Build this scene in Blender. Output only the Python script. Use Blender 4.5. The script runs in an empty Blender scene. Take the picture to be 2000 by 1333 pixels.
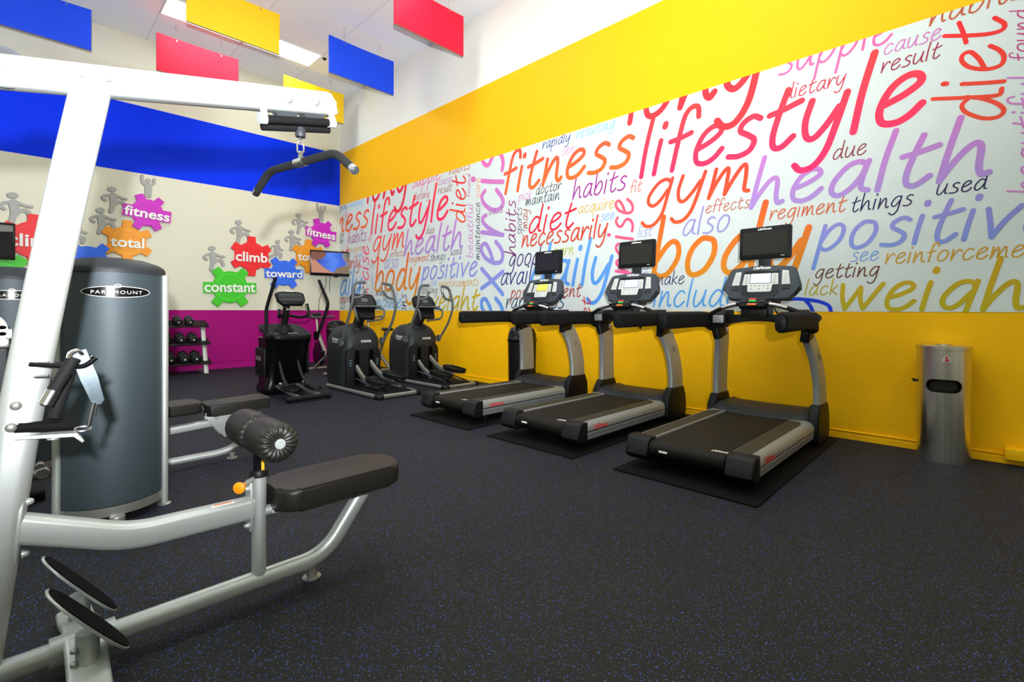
import bpy, bmesh, math, random
from mathutils import Vector, Matrix

# ------------------------------------------------------------------ camera, light, exposure
sc = bpy.context.scene
C = sc.collection
random.seed(7)
PI = math.pi
cam_d = bpy.data.cameras.new('camera')
cam_d.sensor_width = 36.0
cam_d.lens = 950.0 / 2000.0 * 36.0
cam_d.shift_y = -0.0295
cam_d.clip_start = 0.05
cam_d.clip_end = 60
cam = bpy.data.objects.new('camera', cam_d)
C.objects.link(cam)
cam.matrix_world = (Matrix.Translation((0, 0, 1.15)) @ Matrix.Rotation(math.radians(44.39 - 90), 4, 'Z')
                    @ Matrix.Rotation(PI / 2, 4, 'X') @ Matrix.Rotation(0.0025, 4, 'Z'))
sc.camera = cam
sc.view_settings.view_transform = 'Standard'
sc.view_settings.look = 'None'
sc.view_settings.gamma = 1.0
sc.view_settings.use_curve_mapping = False
sc.view_settings.exposure = 0.0
w = bpy.data.worlds.new('world')
sc.world = w
w.use_nodes = True
w.node_tree.nodes['Background'].inputs[0].default_value = (0.9, 0.95, 1.0, 1)
w.node_tree.nodes['Background'].inputs[1].default_value = 0.05

TROFFER = 14.5      # emission of the ceiling lights' diffusers
# the photographer's flash just above the camera, tilted upwards
fl_d = bpy.data.lights.new('camera_flash', 'SPOT')
fl_d.energy = 2350
fl_d.color = (0.95, 0.97, 1.0)
fl_d.spot_size = math.radians(134)
fl_d.spot_blend = 1.0
fl_d.shadow_soft_size = 0.03
fl = bpy.data.objects.new('camera_flash', fl_d)
C.objects.link(fl)
fl.location = (-0.12, -0.25, 1.38)
fl.rotation_euler = Vector((0.42, 0.90, 0.70)).to_track_quat('-Z', 'Y').to_euler()

# ------------------------------------------------------------------ materials
def hexc(h):
    v = [int(h[i:i + 2], 16) / 255 for i in (0, 2, 4)]
    return tuple(c / 12.92 if c <= 0.04045 else ((c + 0.055) / 1.055) ** 2.4 for c in v)

def mat(name, col, rough=0.5, metal=0.0, noise=0.0, scale=30.0, bump=0.0, spec=0.5, aniso=None, emit=None, es=1.0, coat=0.0):
    m = bpy.data.materials.new(name)
    m.use_nodes = True
    nt = m.node_tree
    b = nt.nodes['Principled BSDF']
    c = hexc(col) if isinstance(col, str) else col
    b.inputs['Base Color'].default_value = (*c, 1)
    b.inputs['Roughness'].default_value = rough
    b.inputs['Metallic'].default_value = metal
    b.inputs['Specular IOR Level'].default_value = spec
    b.inputs['Coat Weight'].default_value = coat
    tc = nt.nodes.new('ShaderNodeTexCoord')
    if noise or bump:
        n = nt.nodes.new('ShaderNodeTexNoise')
        n.inputs['Scale'].default_value = scale
        n.inputs['Detail'].default_value = 4
        if aniso:
            mp = nt.nodes.new('ShaderNodeMapping')
            mp.inputs['Scale'].default_value = aniso
            nt.links.new(tc.outputs['Object'], mp.inputs[0])
            nt.links.new(mp.outputs[0], n.inputs['Vector'])
        else:
            nt.links.new(tc.outputs['Object'], n.inputs['Vector'])
        if noise:
            mr = nt.nodes.new('ShaderNodeMapRange')
            mr.inputs['To Min'].default_value = 1 - noise
            mr.inputs['To Max'].default_value = 1 + noise
            nt.links.new(n.outputs['Fac'], mr.inputs[0])
            mx = nt.nodes.new('ShaderNodeVectorMath')
            mx.operation = 'SCALE'
            mx.inputs[0].default_value = c
            nt.links.new(mr.outputs[0], mx.inputs['Scale'])
            nt.links.new(mx.outputs[0], b.inputs['Base Color'])
        if bump:
            bp = nt.nodes.new('ShaderNodeBump')
            bp.inputs['Strength'].default_value = bump
            bp.inputs['Distance'].default_value = 0.002
            nt.links.new(n.outputs['Fac'], bp.inputs['Height'])
            nt.links.new(bp.outputs[0], b.inputs['Normal'])
    if emit:
        b.inputs['Emission Color'].default_value = (*hexc(emit), 1)
        b.inputs['Emission Strength'].default_value = es
    return m

M = {}
M['white_wall'] = mat('white_wall_paint', 'E9E9E2', 0.7, noise=0.02, scale=6, bump=0.05)
M['cream_wall'] = mat('cream_wall_paint', 'DEDCC9', 0.65, noise=0.02, scale=6, bump=0.05)
M['yellow_wall'] = mat('yellow_wall_paint', 'FABB04', 0.55, noise=0.03, scale=8, bump=0.08, spec=0.18)
M['blue_wall'] = mat('blue_wall_paint', '0434F4', 0.55, noise=0.03, scale=8, bump=0.05, spec=0.1)
M['purple_wall'] = mat('purple_wall_paint', 'A60A78', 0.55, noise=0.08, scale=60, bump=0.2, spec=0.15)
M['ceiling'] = mat('ceiling_panel', 'F6FAFC', 0.85, noise=0.02, scale=40, bump=0.05)
M['seam'] = mat('ceiling_seam', 'C9C7C2', 0.8)
M['mural_paper'] = mat('mural_vinyl', 'D6DDDB', 0.5, noise=0.01, scale=5, spec=0.2)
M['silver'] = mat('silver_powder_coat', 'B6BBB8', 0.42, metal=0.55, noise=0.05, scale=400, bump=0.05)
M['tread_silver'] = mat('satin_aluminium', '9DA09F', 0.4, metal=0.5, noise=0.05, scale=300)
M['silver_dark'] = mat('aluminium_trim', '9A9B96', 0.38, metal=0.7, noise=0.06, scale=200)
M['steel'] = mat('bright_steel', 'C9CACB', 0.22, metal=1.0, noise=0.06, scale=120)
M['galv'] = mat('galvanised_plate', '566269', 0.5, metal=0.5, noise=0.3, scale=90)
M['brushed'] = mat('brushed_stainless_sheen', 'D6D3CC', 0.26, metal=1.0, noise=0.34, scale=70, aniso=(1, 1, 0.01))  # vertical brushed grain, its colour contrast raised to mimic streaky reflections
M['black'] = mat('black_plastic', '0F1011', 0.45, noise=0.1, scale=250, bump=0.1, spec=0.2)
M['black_gloss'] = mat('black_gloss_plastic', '08080A', 0.22, spec=0.3)
M['charcoal'] = mat('charcoal_plastic', '25282B', 0.5, noise=0.06, scale=300, bump=0.08, spec=0.25)
M['console_grey'] = mat('console_grey_plastic', '363D45', 0.5, noise=0.05, scale=300, spec=0.3)
M['octane_grey'] = mat('slate_plastic', '25282A', 0.48, noise=0.06, scale=200, bump=0.05, spec=0.3)
M['octane_dark'] = mat('dark_slate_plastic', '121315', 0.5, noise=0.06, scale=200, spec=0.25)
M['tube_grey'] = mat('grey_tube_coating', '55595A', 0.5, noise=0.06, scale=200)
M['belt'] = mat('belt_rubber', '15140F', 0.65, noise=0.12, scale=300, bump=0.2, spec=0.2)
M['foot_rail'] = mat('ribbed_foot_rail', '343127', 0.6, noise=0.08, scale=260, bump=0.2, spec=0.25)
M['pad'] = mat('black_vinyl_pad', '1B1916', 0.42, noise=0.08, scale=500, bump=0.12, spec=0.3)
M['grip'] = mat('black_foam_grip', '0F1011', 0.75, noise=0.1, scale=400, bump=0.25, spec=0.2)
M['drum'] = mat('graphite_shroud', '333F45', 0.55, metal=0.2, noise=0.04, scale=300)
M['rubber'] = mat('black_rubber', '09090A', 0.8, noise=0.1, scale=300, bump=0.1, spec=0.12)
M['white'] = mat('white_print', 'F2F2EE', 0.5)
M['red'] = mat('red_print', 'C2182C', 0.45)
M['btn_grey'] = mat('light_key_panel', 'C9CCC9', 0.5, noise=0.03, scale=100)
M['btn_red'] = mat('red_key', 'D8202C', 0.4, emit='FF2030', es=0.25)
M['btn_green'] = mat('green_key', '18B848', 0.4, emit='20D050', es=0.25)
M['btn_orange'] = mat('orange_key', 'F07020', 0.4)
M['orange'] = mat('orange_plastic', 'F28C04', 0.4)
M['yellow_tape'] = mat('yellow_scale_stripe', 'D8A020', 0.5)
M['lcd_white'] = mat('lit_lcd_white', 'E8EEF8', 0.3, emit='DDE8FF', es=0.75)
M['lcd_blue'] = mat('lit_lcd_blue', 'B8C8E8', 0.3, emit='A8C0F4', es=0.6)
M['lcd_yellow'] = mat('lit_lcd_yellow', 'D8CC50', 0.3, emit='D0C440', es=0.4)
M['screen_off'] = mat('dark_screen_glass', '1A1713', 0.25, spec=0.5)
M['led_blue'] = mat('blue_status_light', '4060FF', 0.4, emit='4060FF', es=2)
M['board'] = mat('banner_board', '9A8A78', 0.8, noise=0.05)
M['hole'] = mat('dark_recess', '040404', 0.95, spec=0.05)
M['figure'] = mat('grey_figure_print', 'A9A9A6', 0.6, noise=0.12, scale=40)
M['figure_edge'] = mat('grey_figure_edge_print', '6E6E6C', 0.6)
M['dumbbell'] = mat('black_urethane', '18181A', 0.5, noise=0.1, scale=200)
M['silver_text'] = mat('pale_metal_print', 'D6D6D0', 0.4)
M['grey_badge'] = mat('grey_badge', '8A8578', 0.4, metal=0.6)
M['teal_print'] = mat('teal_vent_print', '3E5E60', 0.5)
M['sticker'] = mat('orange_warning_sticker', 'EE7A3A', 0.5)

def fabric(name, col):
    m = mat(name, col, 0.6, noise=0.04, scale=12, bump=0.0, spec=0.3)
    nt = m.node_tree
    tc = nt.nodes.new('ShaderNodeTexCoord')
    wv = nt.nodes.new('ShaderNodeTexNoise')
    wv.inputs['Scale'].default_value = 3.5
    wv.inputs['Distortion'].default_value = 1.2
    bp = nt.nodes.new('ShaderNodeBump')
    bp.inputs['Strength'].default_value = 0.25
    bp.inputs['Distance'].default_value = 0.03
    nt.links.new(tc.outputs['Object'], wv.inputs['Vector'])
    nt.links.new(wv.outputs['Fac'], bp.inputs['Height'])
    nt.links.new(bp.outputs[0], nt.nodes['Principled BSDF'].inputs['Normal'])
    return m
M['fab_blue'] = fabric('blue_banner_fabric', '0F47E8')
M['fab_red'] = fabric('red_banner_fabric', 'EE1038')
M['fab_yellow'] = fabric('yellow_banner_fabric', 'F0C414')

# rubber floor with blue and pale flecks
def floor_mat():
    m = mat('flecked_rubber_floor', '1B1B1D', 0.66, bump=0.25, scale=220, spec=0.2)
    nt = m.node_tree
    b = nt.nodes['Principled BSDF']
    tc = nt.nodes.new('ShaderNodeTexCoord')
    mp = nt.nodes.new('ShaderNodeNewGeometry')
    base = nt.nodes.new('ShaderNodeTexNoise')
    base.inputs['Scale'].default_value = 1.3
    base.inputs['Detail'].default_value = 5
    nt.links.new(mp.outputs['Position'], base.inputs['Vector'])
    r0 = nt.nodes.new('ShaderNodeValToRGB')
    r0.color_ramp.elements[0].color = (0.0074, 0.0075, 0.0072, 1)
    r0.color_ramp.elements[1].color = (0.0150, 0.0148, 0.0130, 1)
    nt.links.new(base.outputs['Fac'], r0.inputs[0])
    last = r0.outputs[0]
    for sca, thr, pick, cols in ((165, 0.38, 0.88, ((0.035, 0.10, 0.42, 1))), (200, 0.32, 0.90, ((0.12, 0.15, 0.16, 1))), (180, 0.32, 0.95, ((0.02, 0.05, 0.34, 1)))):
        v = nt.nodes.new('ShaderNodeTexVoronoi')
        v.inputs['Scale'].default_value = sca
        nt.links.new(mp.outputs['Position'], v.inputs['Vector'])
        lt = nt.nodes.new('ShaderNodeMath'); lt.operation = 'LESS_THAN'; lt.inputs[1].default_value = thr
        nt.links.new(v.outputs['Distance'], lt.inputs[0])
        sp = nt.nodes.new('ShaderNodeSeparateColor')
        nt.links.new(v.outputs['Color'], sp.inputs[0])
        gt = nt.nodes.new('ShaderNodeMath'); gt.operation = 'GREATER_THAN'; gt.inputs[1].default_value = pick
        nt.links.new(sp.outputs[0], gt.inputs[0])
        mu = nt.nodes.new('ShaderNodeMath'); mu.operation = 'MULTIPLY'
        nt.links.new(lt.outputs[0], mu.inputs[0]); nt.links.new(gt.outputs[0], mu.inputs[1])
        mx = nt.nodes.new('ShaderNodeMix'); mx.data_type = 'RGBA'
        nt.links.new(mu.outputs[0], mx.inputs[0])
        nt.links.new(last, mx.inputs[6])
        mx.inputs[7].default_value = cols
        last = mx.outputs[2]
    nt.links.new(last, b.inputs['Base Color'])
    return m
M['floor'] = floor_mat()

# printed lettering: colour comes from the print's own gradient
def print_mat():
    m = mat('mural_ink', 'FFFFFF', 0.45, spec=0.3)
    nt = m.node_tree
    a = nt.nodes.new('ShaderNodeAttribute')
    a.attribute_name = 'ink'
    nt.links.new(a.outputs['Color'], nt.nodes['Principled BSDF'].inputs['Base Color'])
    return m
M['ink'] = print_mat()
M['diffuser'] = mat('lit_diffuser', 'FFFFFF', 0.6, emit='F0FFF6', es=TROFFER)

def screen_mat():
    m = bpy.data.materials.new('tv_picture')
    m.use_nodes = True
    nt = m.node_tree
    b = nt.nodes['Principled BSDF']
    tc = nt.nodes.new('ShaderNodeTexCoord')
    sx = nt.nodes.new('ShaderNodeSeparateXYZ')
    nt.links.new(tc.outputs['Generated'], sx.inputs[0])
    # broad bands of colour across the picture, softly warped
    nz = nt.nodes.new('ShaderNodeTexNoise'); nz.inputs['Scale'].default_value = 3.0
    nt.links.new(tc.outputs['Generated'], nz.inputs['Vector'])
    ad = nt.nodes.new('ShaderNodeMath'); ad.operation = 'MULTIPLY_ADD'; ad.inputs[1].default_value = 0.35
    nt.links.new(nz.outputs['Fac'], ad.inputs[0]); nt.links.new(sx.outputs['X'], ad.inputs[2])
    r = nt.nodes.new('ShaderNodeValToRGB')
    e = r.color_ramp.elements
    e[0].position = 0.0; e[0].color = (0.02, 0.05, 0.5, 1)
    e[1].position = 1.0; e[1].color = (0.12, 0.12, 0.09, 1)
    for p, c in ((0.30, (0.0, 0.03, 0.55, 1)), (0.62, (0.08, 0.25, 0.95, 1)), (0.84, (0.02, 0.10, 0.75, 1)), (0.93, (0.30, 0.29, 0.22, 1))):
        n = e.new(p); n.color = c
    nt.links.new(ad.outputs[0], r.inputs[0])
    nt.links.new(r.outputs[0], b.inputs['Emission Color'])
    b.inputs['Emission Strength'].default_value = 0.9
    b.inputs['Base Color'].default_value = (0.01, 0.01, 0.01, 1)
    b.inputs['Roughness'].default_value = 0.3
    return m
M['tv'] = screen_mat()
M['tv_skin'] = mat('tv_picture_skin', '8A5A4A', 0.4, emit='C08468', es=0.55)
M['tv_face'] = mat('tv_picture_face', '5A3024', 0.4, emit='7A4634', es=0.5)
M['tv_dark'] = mat('tv_picture_dim', '0A0807', 0.4, spec=0.08, emit='2A211E', es=0.25)
M['tv_tan'] = mat('tv_picture_tan', '5A4A3A', 0.4, emit='8A765C', es=0.5)

# ------------------------------------------------------------------ mesh builder
def V(*a): return Vector(a)

def circle(r, n=12, r2=None):
    r2 = r if r2 is None else r2
    return [(r * math.cos(2 * PI * i / n), r2 * math.sin(2 * PI * i / n)) for i in range(n)]

def rrect(wd, ht, r, n=4):
    r = min(r, wd / 2 - 1e-4, ht / 2 - 1e-4)
    out = []
    for cx, cy, a0 in ((wd / 2 - r, ht / 2 - r, 0), (-wd / 2 + r, ht / 2 - r, 90), (-wd / 2 + r, -ht / 2 + r, 180), (wd / 2 - r, -ht / 2 + r, 270)):
        for i in range(n + 1):
            a = math.radians(a0 + 90 * i / n)
            out.append((cx + r * math.cos(a), cy + r * math.sin(a)))
    return out

def superell(rx, ry, n=28, p=2.6):
    out = []
    for i in range(n):
        a = 2 * PI * i / n
        c, s = math.cos(a), math.sin(a)
        out.append((rx * math.copysign(abs(c) ** (2 / p), c), ry * math.copysign(abs(s) ** (2 / p), s)))
    return out

def fillet(pts, r, seg=6):
    pts = [Vector(p) for p in pts]
    if not r: return pts
    out = [pts[0]]
    for i in range(1, len(pts) - 1):
        a, b, c = pts[i - 1], pts[i], pts[i + 1]
        d1, d2 = (a - b), (c - b)
        k = min(r, d1.length * 0.48, d2.length * 0.48)
        p, q = b + d1.normalized() * k, b + d2.normalized() * k
        for j in range(seg + 1):
            t = j / seg
            out.append(p * (1 - t) ** 2 + b * 2 * t * (1 - t) + q * t * t)
    out.append(pts[-1])
    return out

def smooth_path(pts, k=6):
    P = [Vector(p) for p in pts]
    if len(P) < 3: return P
    out = []
    for i in range(len(P) - 1):
        p0 = P[i - 1] if i else P[0] * 2 - P[1]
        p1, p2 = P[i], P[i + 1]
        p3 = P[i + 2] if i + 2 < len(P) else P[-1] * 2 - P[-2]
        for j in range(k):
            t = j / k
            out.append(0.5 * ((2 * p1) + (p2 - p0) * t + (2 * p0 - 5 * p1 + 4 * p2 - p3) * t * t + (3 * p1 - p0 - 3 * p2 + p3) * t ** 3))
    out.append(P[-1])
    return out

class MB:
    def __init__(s):
        s.v = []; s.f = []; s.mi = []; s.cur = 0; s.T = Matrix.Identity(4); s.ink = {}
    def mat(s, i): s.cur = i; return s
    def add(s, vs, fs):
        n = len(s.v)
        s.v += [s.T @ Vector(v) for v in vs]
        for f in fs:
            s.f.append([i + n for i in f]); s.mi.append(s.cur)
        return s
    def from_bm(s, bm):
        bm.verts.index_update()
        s.add([v.co.copy() for v in bm.verts], [[v.index for v in f.verts] for f in bm.faces])
        bm.free(); return s
    def box(s, c, size, bev=0.0, rot=None, seg=2):
        bm = bmesh.new()
        bmesh.ops.create_cube(bm, size=1)
        bmesh.ops.scale(bm, vec=size, verts=bm.verts)
        if bev: bmesh.ops.bevel(bm, geom=list(bm.edges), offset=min(bev, min(size) * 0.45), segments=seg, affect='EDGES', profile=0.5)
        mt = Matrix.Translation(c)
        if rot is not None: mt = mt @ (rot if isinstance(rot, Matrix) else Matrix.Rotation(rot, 4, 'Z'))
        bmesh.ops.transform(bm, matrix=mt, verts=bm.verts)
        return s.from_bm(bm)
    def prism(s, poly, o, u, v, depth, bev=0.0, seg=2):
        """polygon in the (u, v) plane through o, extruded by the vector depth"""
        o, u, v, depth = Vector(o), Vector(u), Vector(v), Vector(depth)
        bm = bmesh.new()
        a = [bm.verts.new(o + u * p[0] + v * p[1]) for p in poly]
        b = [bm.verts.new(x.co + depth) for x in a]
        n = len(poly)
        flip = u.cross(v).dot(depth) > 0
        bm.faces.new(a[::-1] if flip else a); bm.faces.new(b if flip else b[::-1])
        for i in range(n):
            j = (i + 1) % n
            bm.faces.new((a[i], a[j], b[j], b[i]) if flip else (a[j], a[i], b[i], b[j]))
        if bev:
            es = [e for e in bm.edges if (e.verts[0] in a) == (e.verts[1] in a)]
            bmesh.ops.bevel(bm, geom=es, offset=bev, segments=seg, affect='EDGES', profile=0.5)
        return s.from_bm(bm)
    def sweep(s, pts, prof, up=None, closed=False, caps=True, scales=None):
        """profile swept along pts; up keeps it level, without up it is carried along (round tubes)"""
        P = [Vector(p) for p in pts]
        n = len(P); rings = []
        T = []
        for i in range(n):
            if closed: t = P[(i + 1) % n] - P[i - 1]
            else: t = P[min(i + 1, n - 1)] - P[max(i - 1, 0)]
            T.append(t.normalized())
        if up is not None: up = Vector(up)
        side = None
        for i in range(n):
            t = T[i]
            if up is not None:
                sd = t.cross(up)
                side = sd.normalized() if sd.length > 1e-4 else side
            elif side is None:
                side = t.cross(V(0, 0, 1) if abs(t.z) < 0.9 else V(1, 0, 0)).normalized()
            else:
                side = (side - t * side.dot(t)).normalized()
            nv = side.cross(t)
            k = scales[i] if scales else 1.0
            kx, ky = k if isinstance(k, tuple) else (k, k)
            rings.append([P[i] + side * (p[0] * kx) + nv * (p[1] * ky) for p in prof])
        return s.rings(rings, closed, caps)
    def rings(s, rings, closed=False, caps=True):
        m = len(rings[0]); vs = [p for r in rings for p in r]; fs = []
        for i in range(len(rings) - (0 if closed else 1)):
            a = i * m; b = ((i + 1) % len(rings)) * m
            for j in range(m):
                k = (j + 1) % m
                fs.append((a + j, a + k, b + k, b + j))
        if caps and not closed:
            fs.append(tuple(range(m))[::-1]); fs.append(tuple(range((len(rings) - 1) * m, len(rings) * m)))
        return s.add(vs, fs)
    def tube(s, pts, r, n=12, fil=0.0, closed=False, caps=True):
        return s.sweep(fillet(pts, fil), circle(r, n), None, closed, caps)
    def lathe(s, prof, o, axis=(0, 0, 1), n=24, caps=True):
        ax = Vector(axis).normalized()
        u = ax.cross(V(1, 0, 0) if abs(ax.x) < 0.8 else V(0, 1, 0)).normalized(); v = ax.cross(u)
        o = Vector(o)
        rings = [[o + ax * h + (u * math.cos(2 * PI * i / n) + v * math.sin(2 * PI * i / n)) * r for i in range(n)] for r, h in prof]
        return s.rings(rings, False, caps)
    def disc(s, o, axis, r, th, n=20, bev=0.0):
        if bev: return s.lathe([(r, 0), (r, th - bev), (r - bev, th)], o, axis, n)
        return s.lathe([(r, 0), (r, th)], o, axis, n)
    def dome(s, o, axis, r, h, n=16):
        return s.lathe([(r, 0), (r * 0.96, h * 0.35), (r * 0.75, h * 0.75), (r * 0.4, h * 0.95), (r * 0.02, h)], o, axis, n)
    def text(s, body, o, right, up, width, height=None, bold=0.0, ext=0.0, shear=0.0, space=1.0, warp=None):
        vs, fs = text_geo(body, bold, ext, shear, space)
        x0 = min(v.x for v in vs); x1 = max(v.x for v in vs); y0 = min(v.y for v in vs); y1 = max(v.y for v in vs)
        kx = width / (x1 - x0); ky = height / (y1 - y0) if height else kx
        o, right, up = Vector(o), Vector(right).normalized(), Vector(up).normalized()
        nr = right.cross(up)
        out = []
        for v in vs:
            a, b = (v.x - (x0 + x1) / 2) * kx, (v.y - (y0 + y1) / 2) * ky
            out.append(warp(a, b, v.z) if warp else o + right * a + up * b + nr * v.z)
        return s.add(out, fs)
    def build(s, name, mats, parent=None, smooth=38, origin=None):
        me = bpy.data.meshes.new(name)
        q = parent
        while q is not None and q.parent is not None: q = q.parent
        off = Vector(origin) if origin is not None else Vector(BASE.get(q.name, (0, 0, 0)) if q is not None else (0, 0, 0))
        me.from_pydata([v - off for v in s.v], [], s.f)
        mats = mats if isinstance(mats, (list, tuple)) else [mats]
        for m in mats: me.materials.append(M[m] if isinstance(m, str) else m)
        me.polygons.foreach_set('material_index', s.mi)
        bm = bmesh.new(); bm.from_mesh(me)
        lim = math.radians(smooth)
        bmesh.ops.recalc_face_normals(bm, faces=bm.faces)
        for f in bm.faces: f.smooth = True
        for e in bm.edges:
            if len(e.link_faces) == 2 and e.calc_face_angle(0) > lim: e.smooth = False
        bm.to_mesh(me); bm.free()
        ob = bpy.data.objects.new(name, me)
        C.objects.link(ob)
        if parent is not None: ob.parent = parent
        elif origin is not None: ob.location = origin
        return ob

_tc = {}
BASE = {}            # where each thing's base stands, for parts given in room coordinates
def text_geo(body, bold, ext, shear, space):
    key = (body, bold, ext, shear, space)
    if key in _tc: return _tc[key]
    cu = bpy.data.curves.new('t', 'FONT')
    cu.body = body; cu.offset = bold; cu.extrude = ext; cu.shear = shear; cu.space_character = space
    cu.resolution_u = 4
    ob = bpy.data.objects.new('t', cu)
    C.objects.link(ob)
    dg = bpy.context.evaluated_depsgraph_get()
    me = bpy.data.meshes.new_from_object(ob.evaluated_get(dg))
    r = ([v.co.copy() for v in me.vertices], [tuple(p.vertices) for p in me.polygons])
    bpy.data.objects.remove(ob); bpy.data.curves.remove(cu); bpy.data.meshes.remove(me)
    _tc[key] = r
    return r

def tag(o, label=None, cat=None, group=None, kind=None):
    if label: o['label'] = label
    if cat: o['category'] = cat
    if group: o['group'] = group
    if kind: o['kind'] = kind
    return o

def thing(name, label, cat, loc=(0, 0, 0), group=None, local=False):
    """an Empty at the thing's base; parts are given in room coordinates unless local"""
    o = bpy.data.objects.new(name, None)
    C.objects.link(o)
    o.location = loc
    o.empty_display_size = 0.1
    if not local: BASE[o.name] = tuple(loc)
    return tag(o, label, cat, group)

def copy_tree(o, loc, label, parent=None):
    c = o.copy(); C.objects.link(c)
    if parent is None: c.location = loc; c['label'] = label
    else: c.parent = parent
    for ch in list(o.children): copy_tree(ch, None, None, c)
    return c

# ------------------------------------------------------------------ room shell
XW, YW, CE = 5.28, 10.78, 5.99         # right wall, far wall, ceiling
XL, YN = -5.2, -4.2                    # left wall and near wall, behind the camera
Z1, Z2, Z3 = 1.15, 3.58, 4.78          # paint lines
BR = 0.16                              # wall thickness

def shell(name, mb, mats, **k):
    return tag(mb.build(name, mats, **k), kind='structure')

f = MB(); f.box(((XL + XW) / 2, (YN + YW) / 2, -0.06), (XW - XL + 0.4, YW - YN + 0.4, 0.12))
shell('floor', f, 'floor')

f = MB()
f.box(((XL + XW) / 2, (YN + YW) / 2, CE + 0.06), (XW - XL + 0.4, YW - YN + 0.4, 0.12))
ce = shell('ceiling', f, 'ceiling')
f = MB()
x = 1.63 - 1.22 * 5
while x < XW:
    f.box((x, (YN + YW) / 2, CE - 0.001), (0.006, YW - YN, 0.003)); x += 1.22
y = 9.03 - 0.61 * 21
while y < YW:
    f.box(((XL + XW) / 2, y, CE - 0.001), (XW - XL, 0.004, 0.003)); y += 2.44
f.build('panel_seam', 'seam', ce)

def band_wall(name, axis, pos, a, b, bands, mats):
    """a wall slab painted in horizontal bands"""
    mb = MB()
    for i, (z0, z1) in enumerate(bands):
        mb.mat(i)
        if axis == 'x': mb.box((pos + BR / 2, (a + b) / 2, (z0 + z1) / 2), (BR, b - a, z1 - z0))
        else: mb.box(((a + b) / 2, pos + BR / 2, (z0 + z1) / 2), (b - a, BR, z1 - z0))
    return shell(name, mb, mats)
bands = [(0, Z1), (Z1, Z2), (Z2, Z3), (Z3, CE)]
band_wall('wall_right', 'x', XW, YN, YW + BR, bands, ['yellow_wall', 'white_wall', 'yellow_wall', 'white_wall'])
band_wall('wall_far', 'y', YW, XL, XW, bands, ['purple_wall', 'cream_wall', 'blue_wall', 'cream_wall'])
band_wall('wall_left', 'x', XL - BR, YN, YW, [(0, CE)], ['cream_wall'])
band_wall('wall_near', 'y', YN - BR, XL, XW, [(0, CE)], ['cream_wall'])

def skirting(name, p0, p1, inward, top, m):
    """board with a rounded cap, and a low shoe along the floor"""
    p0, p1 = Vector(p0), Vector(p1)
    d = p1 - p0; n = Vector(inward)
    mb = MB()
    prof = [(0, 0), (0.012, 0), (0.012, top - 0.014), (0.02, top - 0.012), (0.022, top - 0.004), (0.016, top), (0, top)]
    mb.prism([(a, b) for a, b in prof], p0, n, (0, 0, 1), d)
    prof = [(0.012, 0), (0.022, 0), (0.02, 0.045), (0.012, 0.052)]
    mb.prism(prof, p0, n, (0, 0, 1), d)
    return shell(name, mb, m)
skirting('baseboard_right', (XW, YN, 0), (XW, YW, 0), (-1, 0, 0), 0.075, 'yellow_wall')
skirting('baseboard_far', (XL, YW, 0), (XW, YW, 0), (0, -1, 0), 0.15, 'purple_wall')

# low wiring duct on the right wall
mb = MB()
mb.box((XW - 0.045, -0.79, 0.087), (0.09, 1.4, 0.085), 0.006)
tag(mb.build('wiring_duct', 'yellow_wall', origin=(XW - 0.03, -0.79, 0)), 'yellow painted wiring duct along the foot of the wall right of the steel bin', 'duct')

# ------------------------------------------------------------------ ceiling lights
def troffer(x, y, label):
    t = thing('ceiling_light', label, 'light', (x, y, CE), 'recessed ceiling lights')
    mb = MB()
    for dx, dy, sx, sy in ((0, 0.292, 1.21, 0.018), (0, -0.292, 1.21, 0.018), (0.597, 0, 0.018, 0.6), (-0.597, 0, 0.018, 0.6)):
        mb.box((x + dx, y + dy, CE - 0.007), (sx, sy, 0.014), 0.002)
    mb.build('frame', 'white_wall', t)
    mb = MB(); mb.box((x, y, CE - 0.005), (1.18, 0.57, 0.006))
    mb.build('diffuser', 'diffuser', t)
troffer(2.24, 9.33, 'lit ceiling light panel partly hidden behind the large yellow banner')
troffer(3.46, 9.33, 'lit ceiling light panel ending near the sprinkler, right end of its row')
for yy in (5.67, 2.01, -1.65):
    for xx in (-3.86, -2.64, 2.24, 3.46):
        troffer(xx, yy, 'ceiling light panel of the rows over the gym floor')
for xx in (-3.86, -2.64): troffer(xx, 9.33, 'ceiling light panel of the rows over the gym floor')
mb = MB(); mb.lathe([(0.04, 0), (0.04, -0.006), (0.022, -0.010), (0.014, -0.022), (0.02, -0.024), (0.02, -0.028)], (4.15, 9.12, CE), n=16)
tag(mb.build('sprinkler_head', 'black', origin=(4.15, 9.12, CE)), 'small dark sprinkler head in the ceiling beside the light panel', 'sprinkler')

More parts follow.
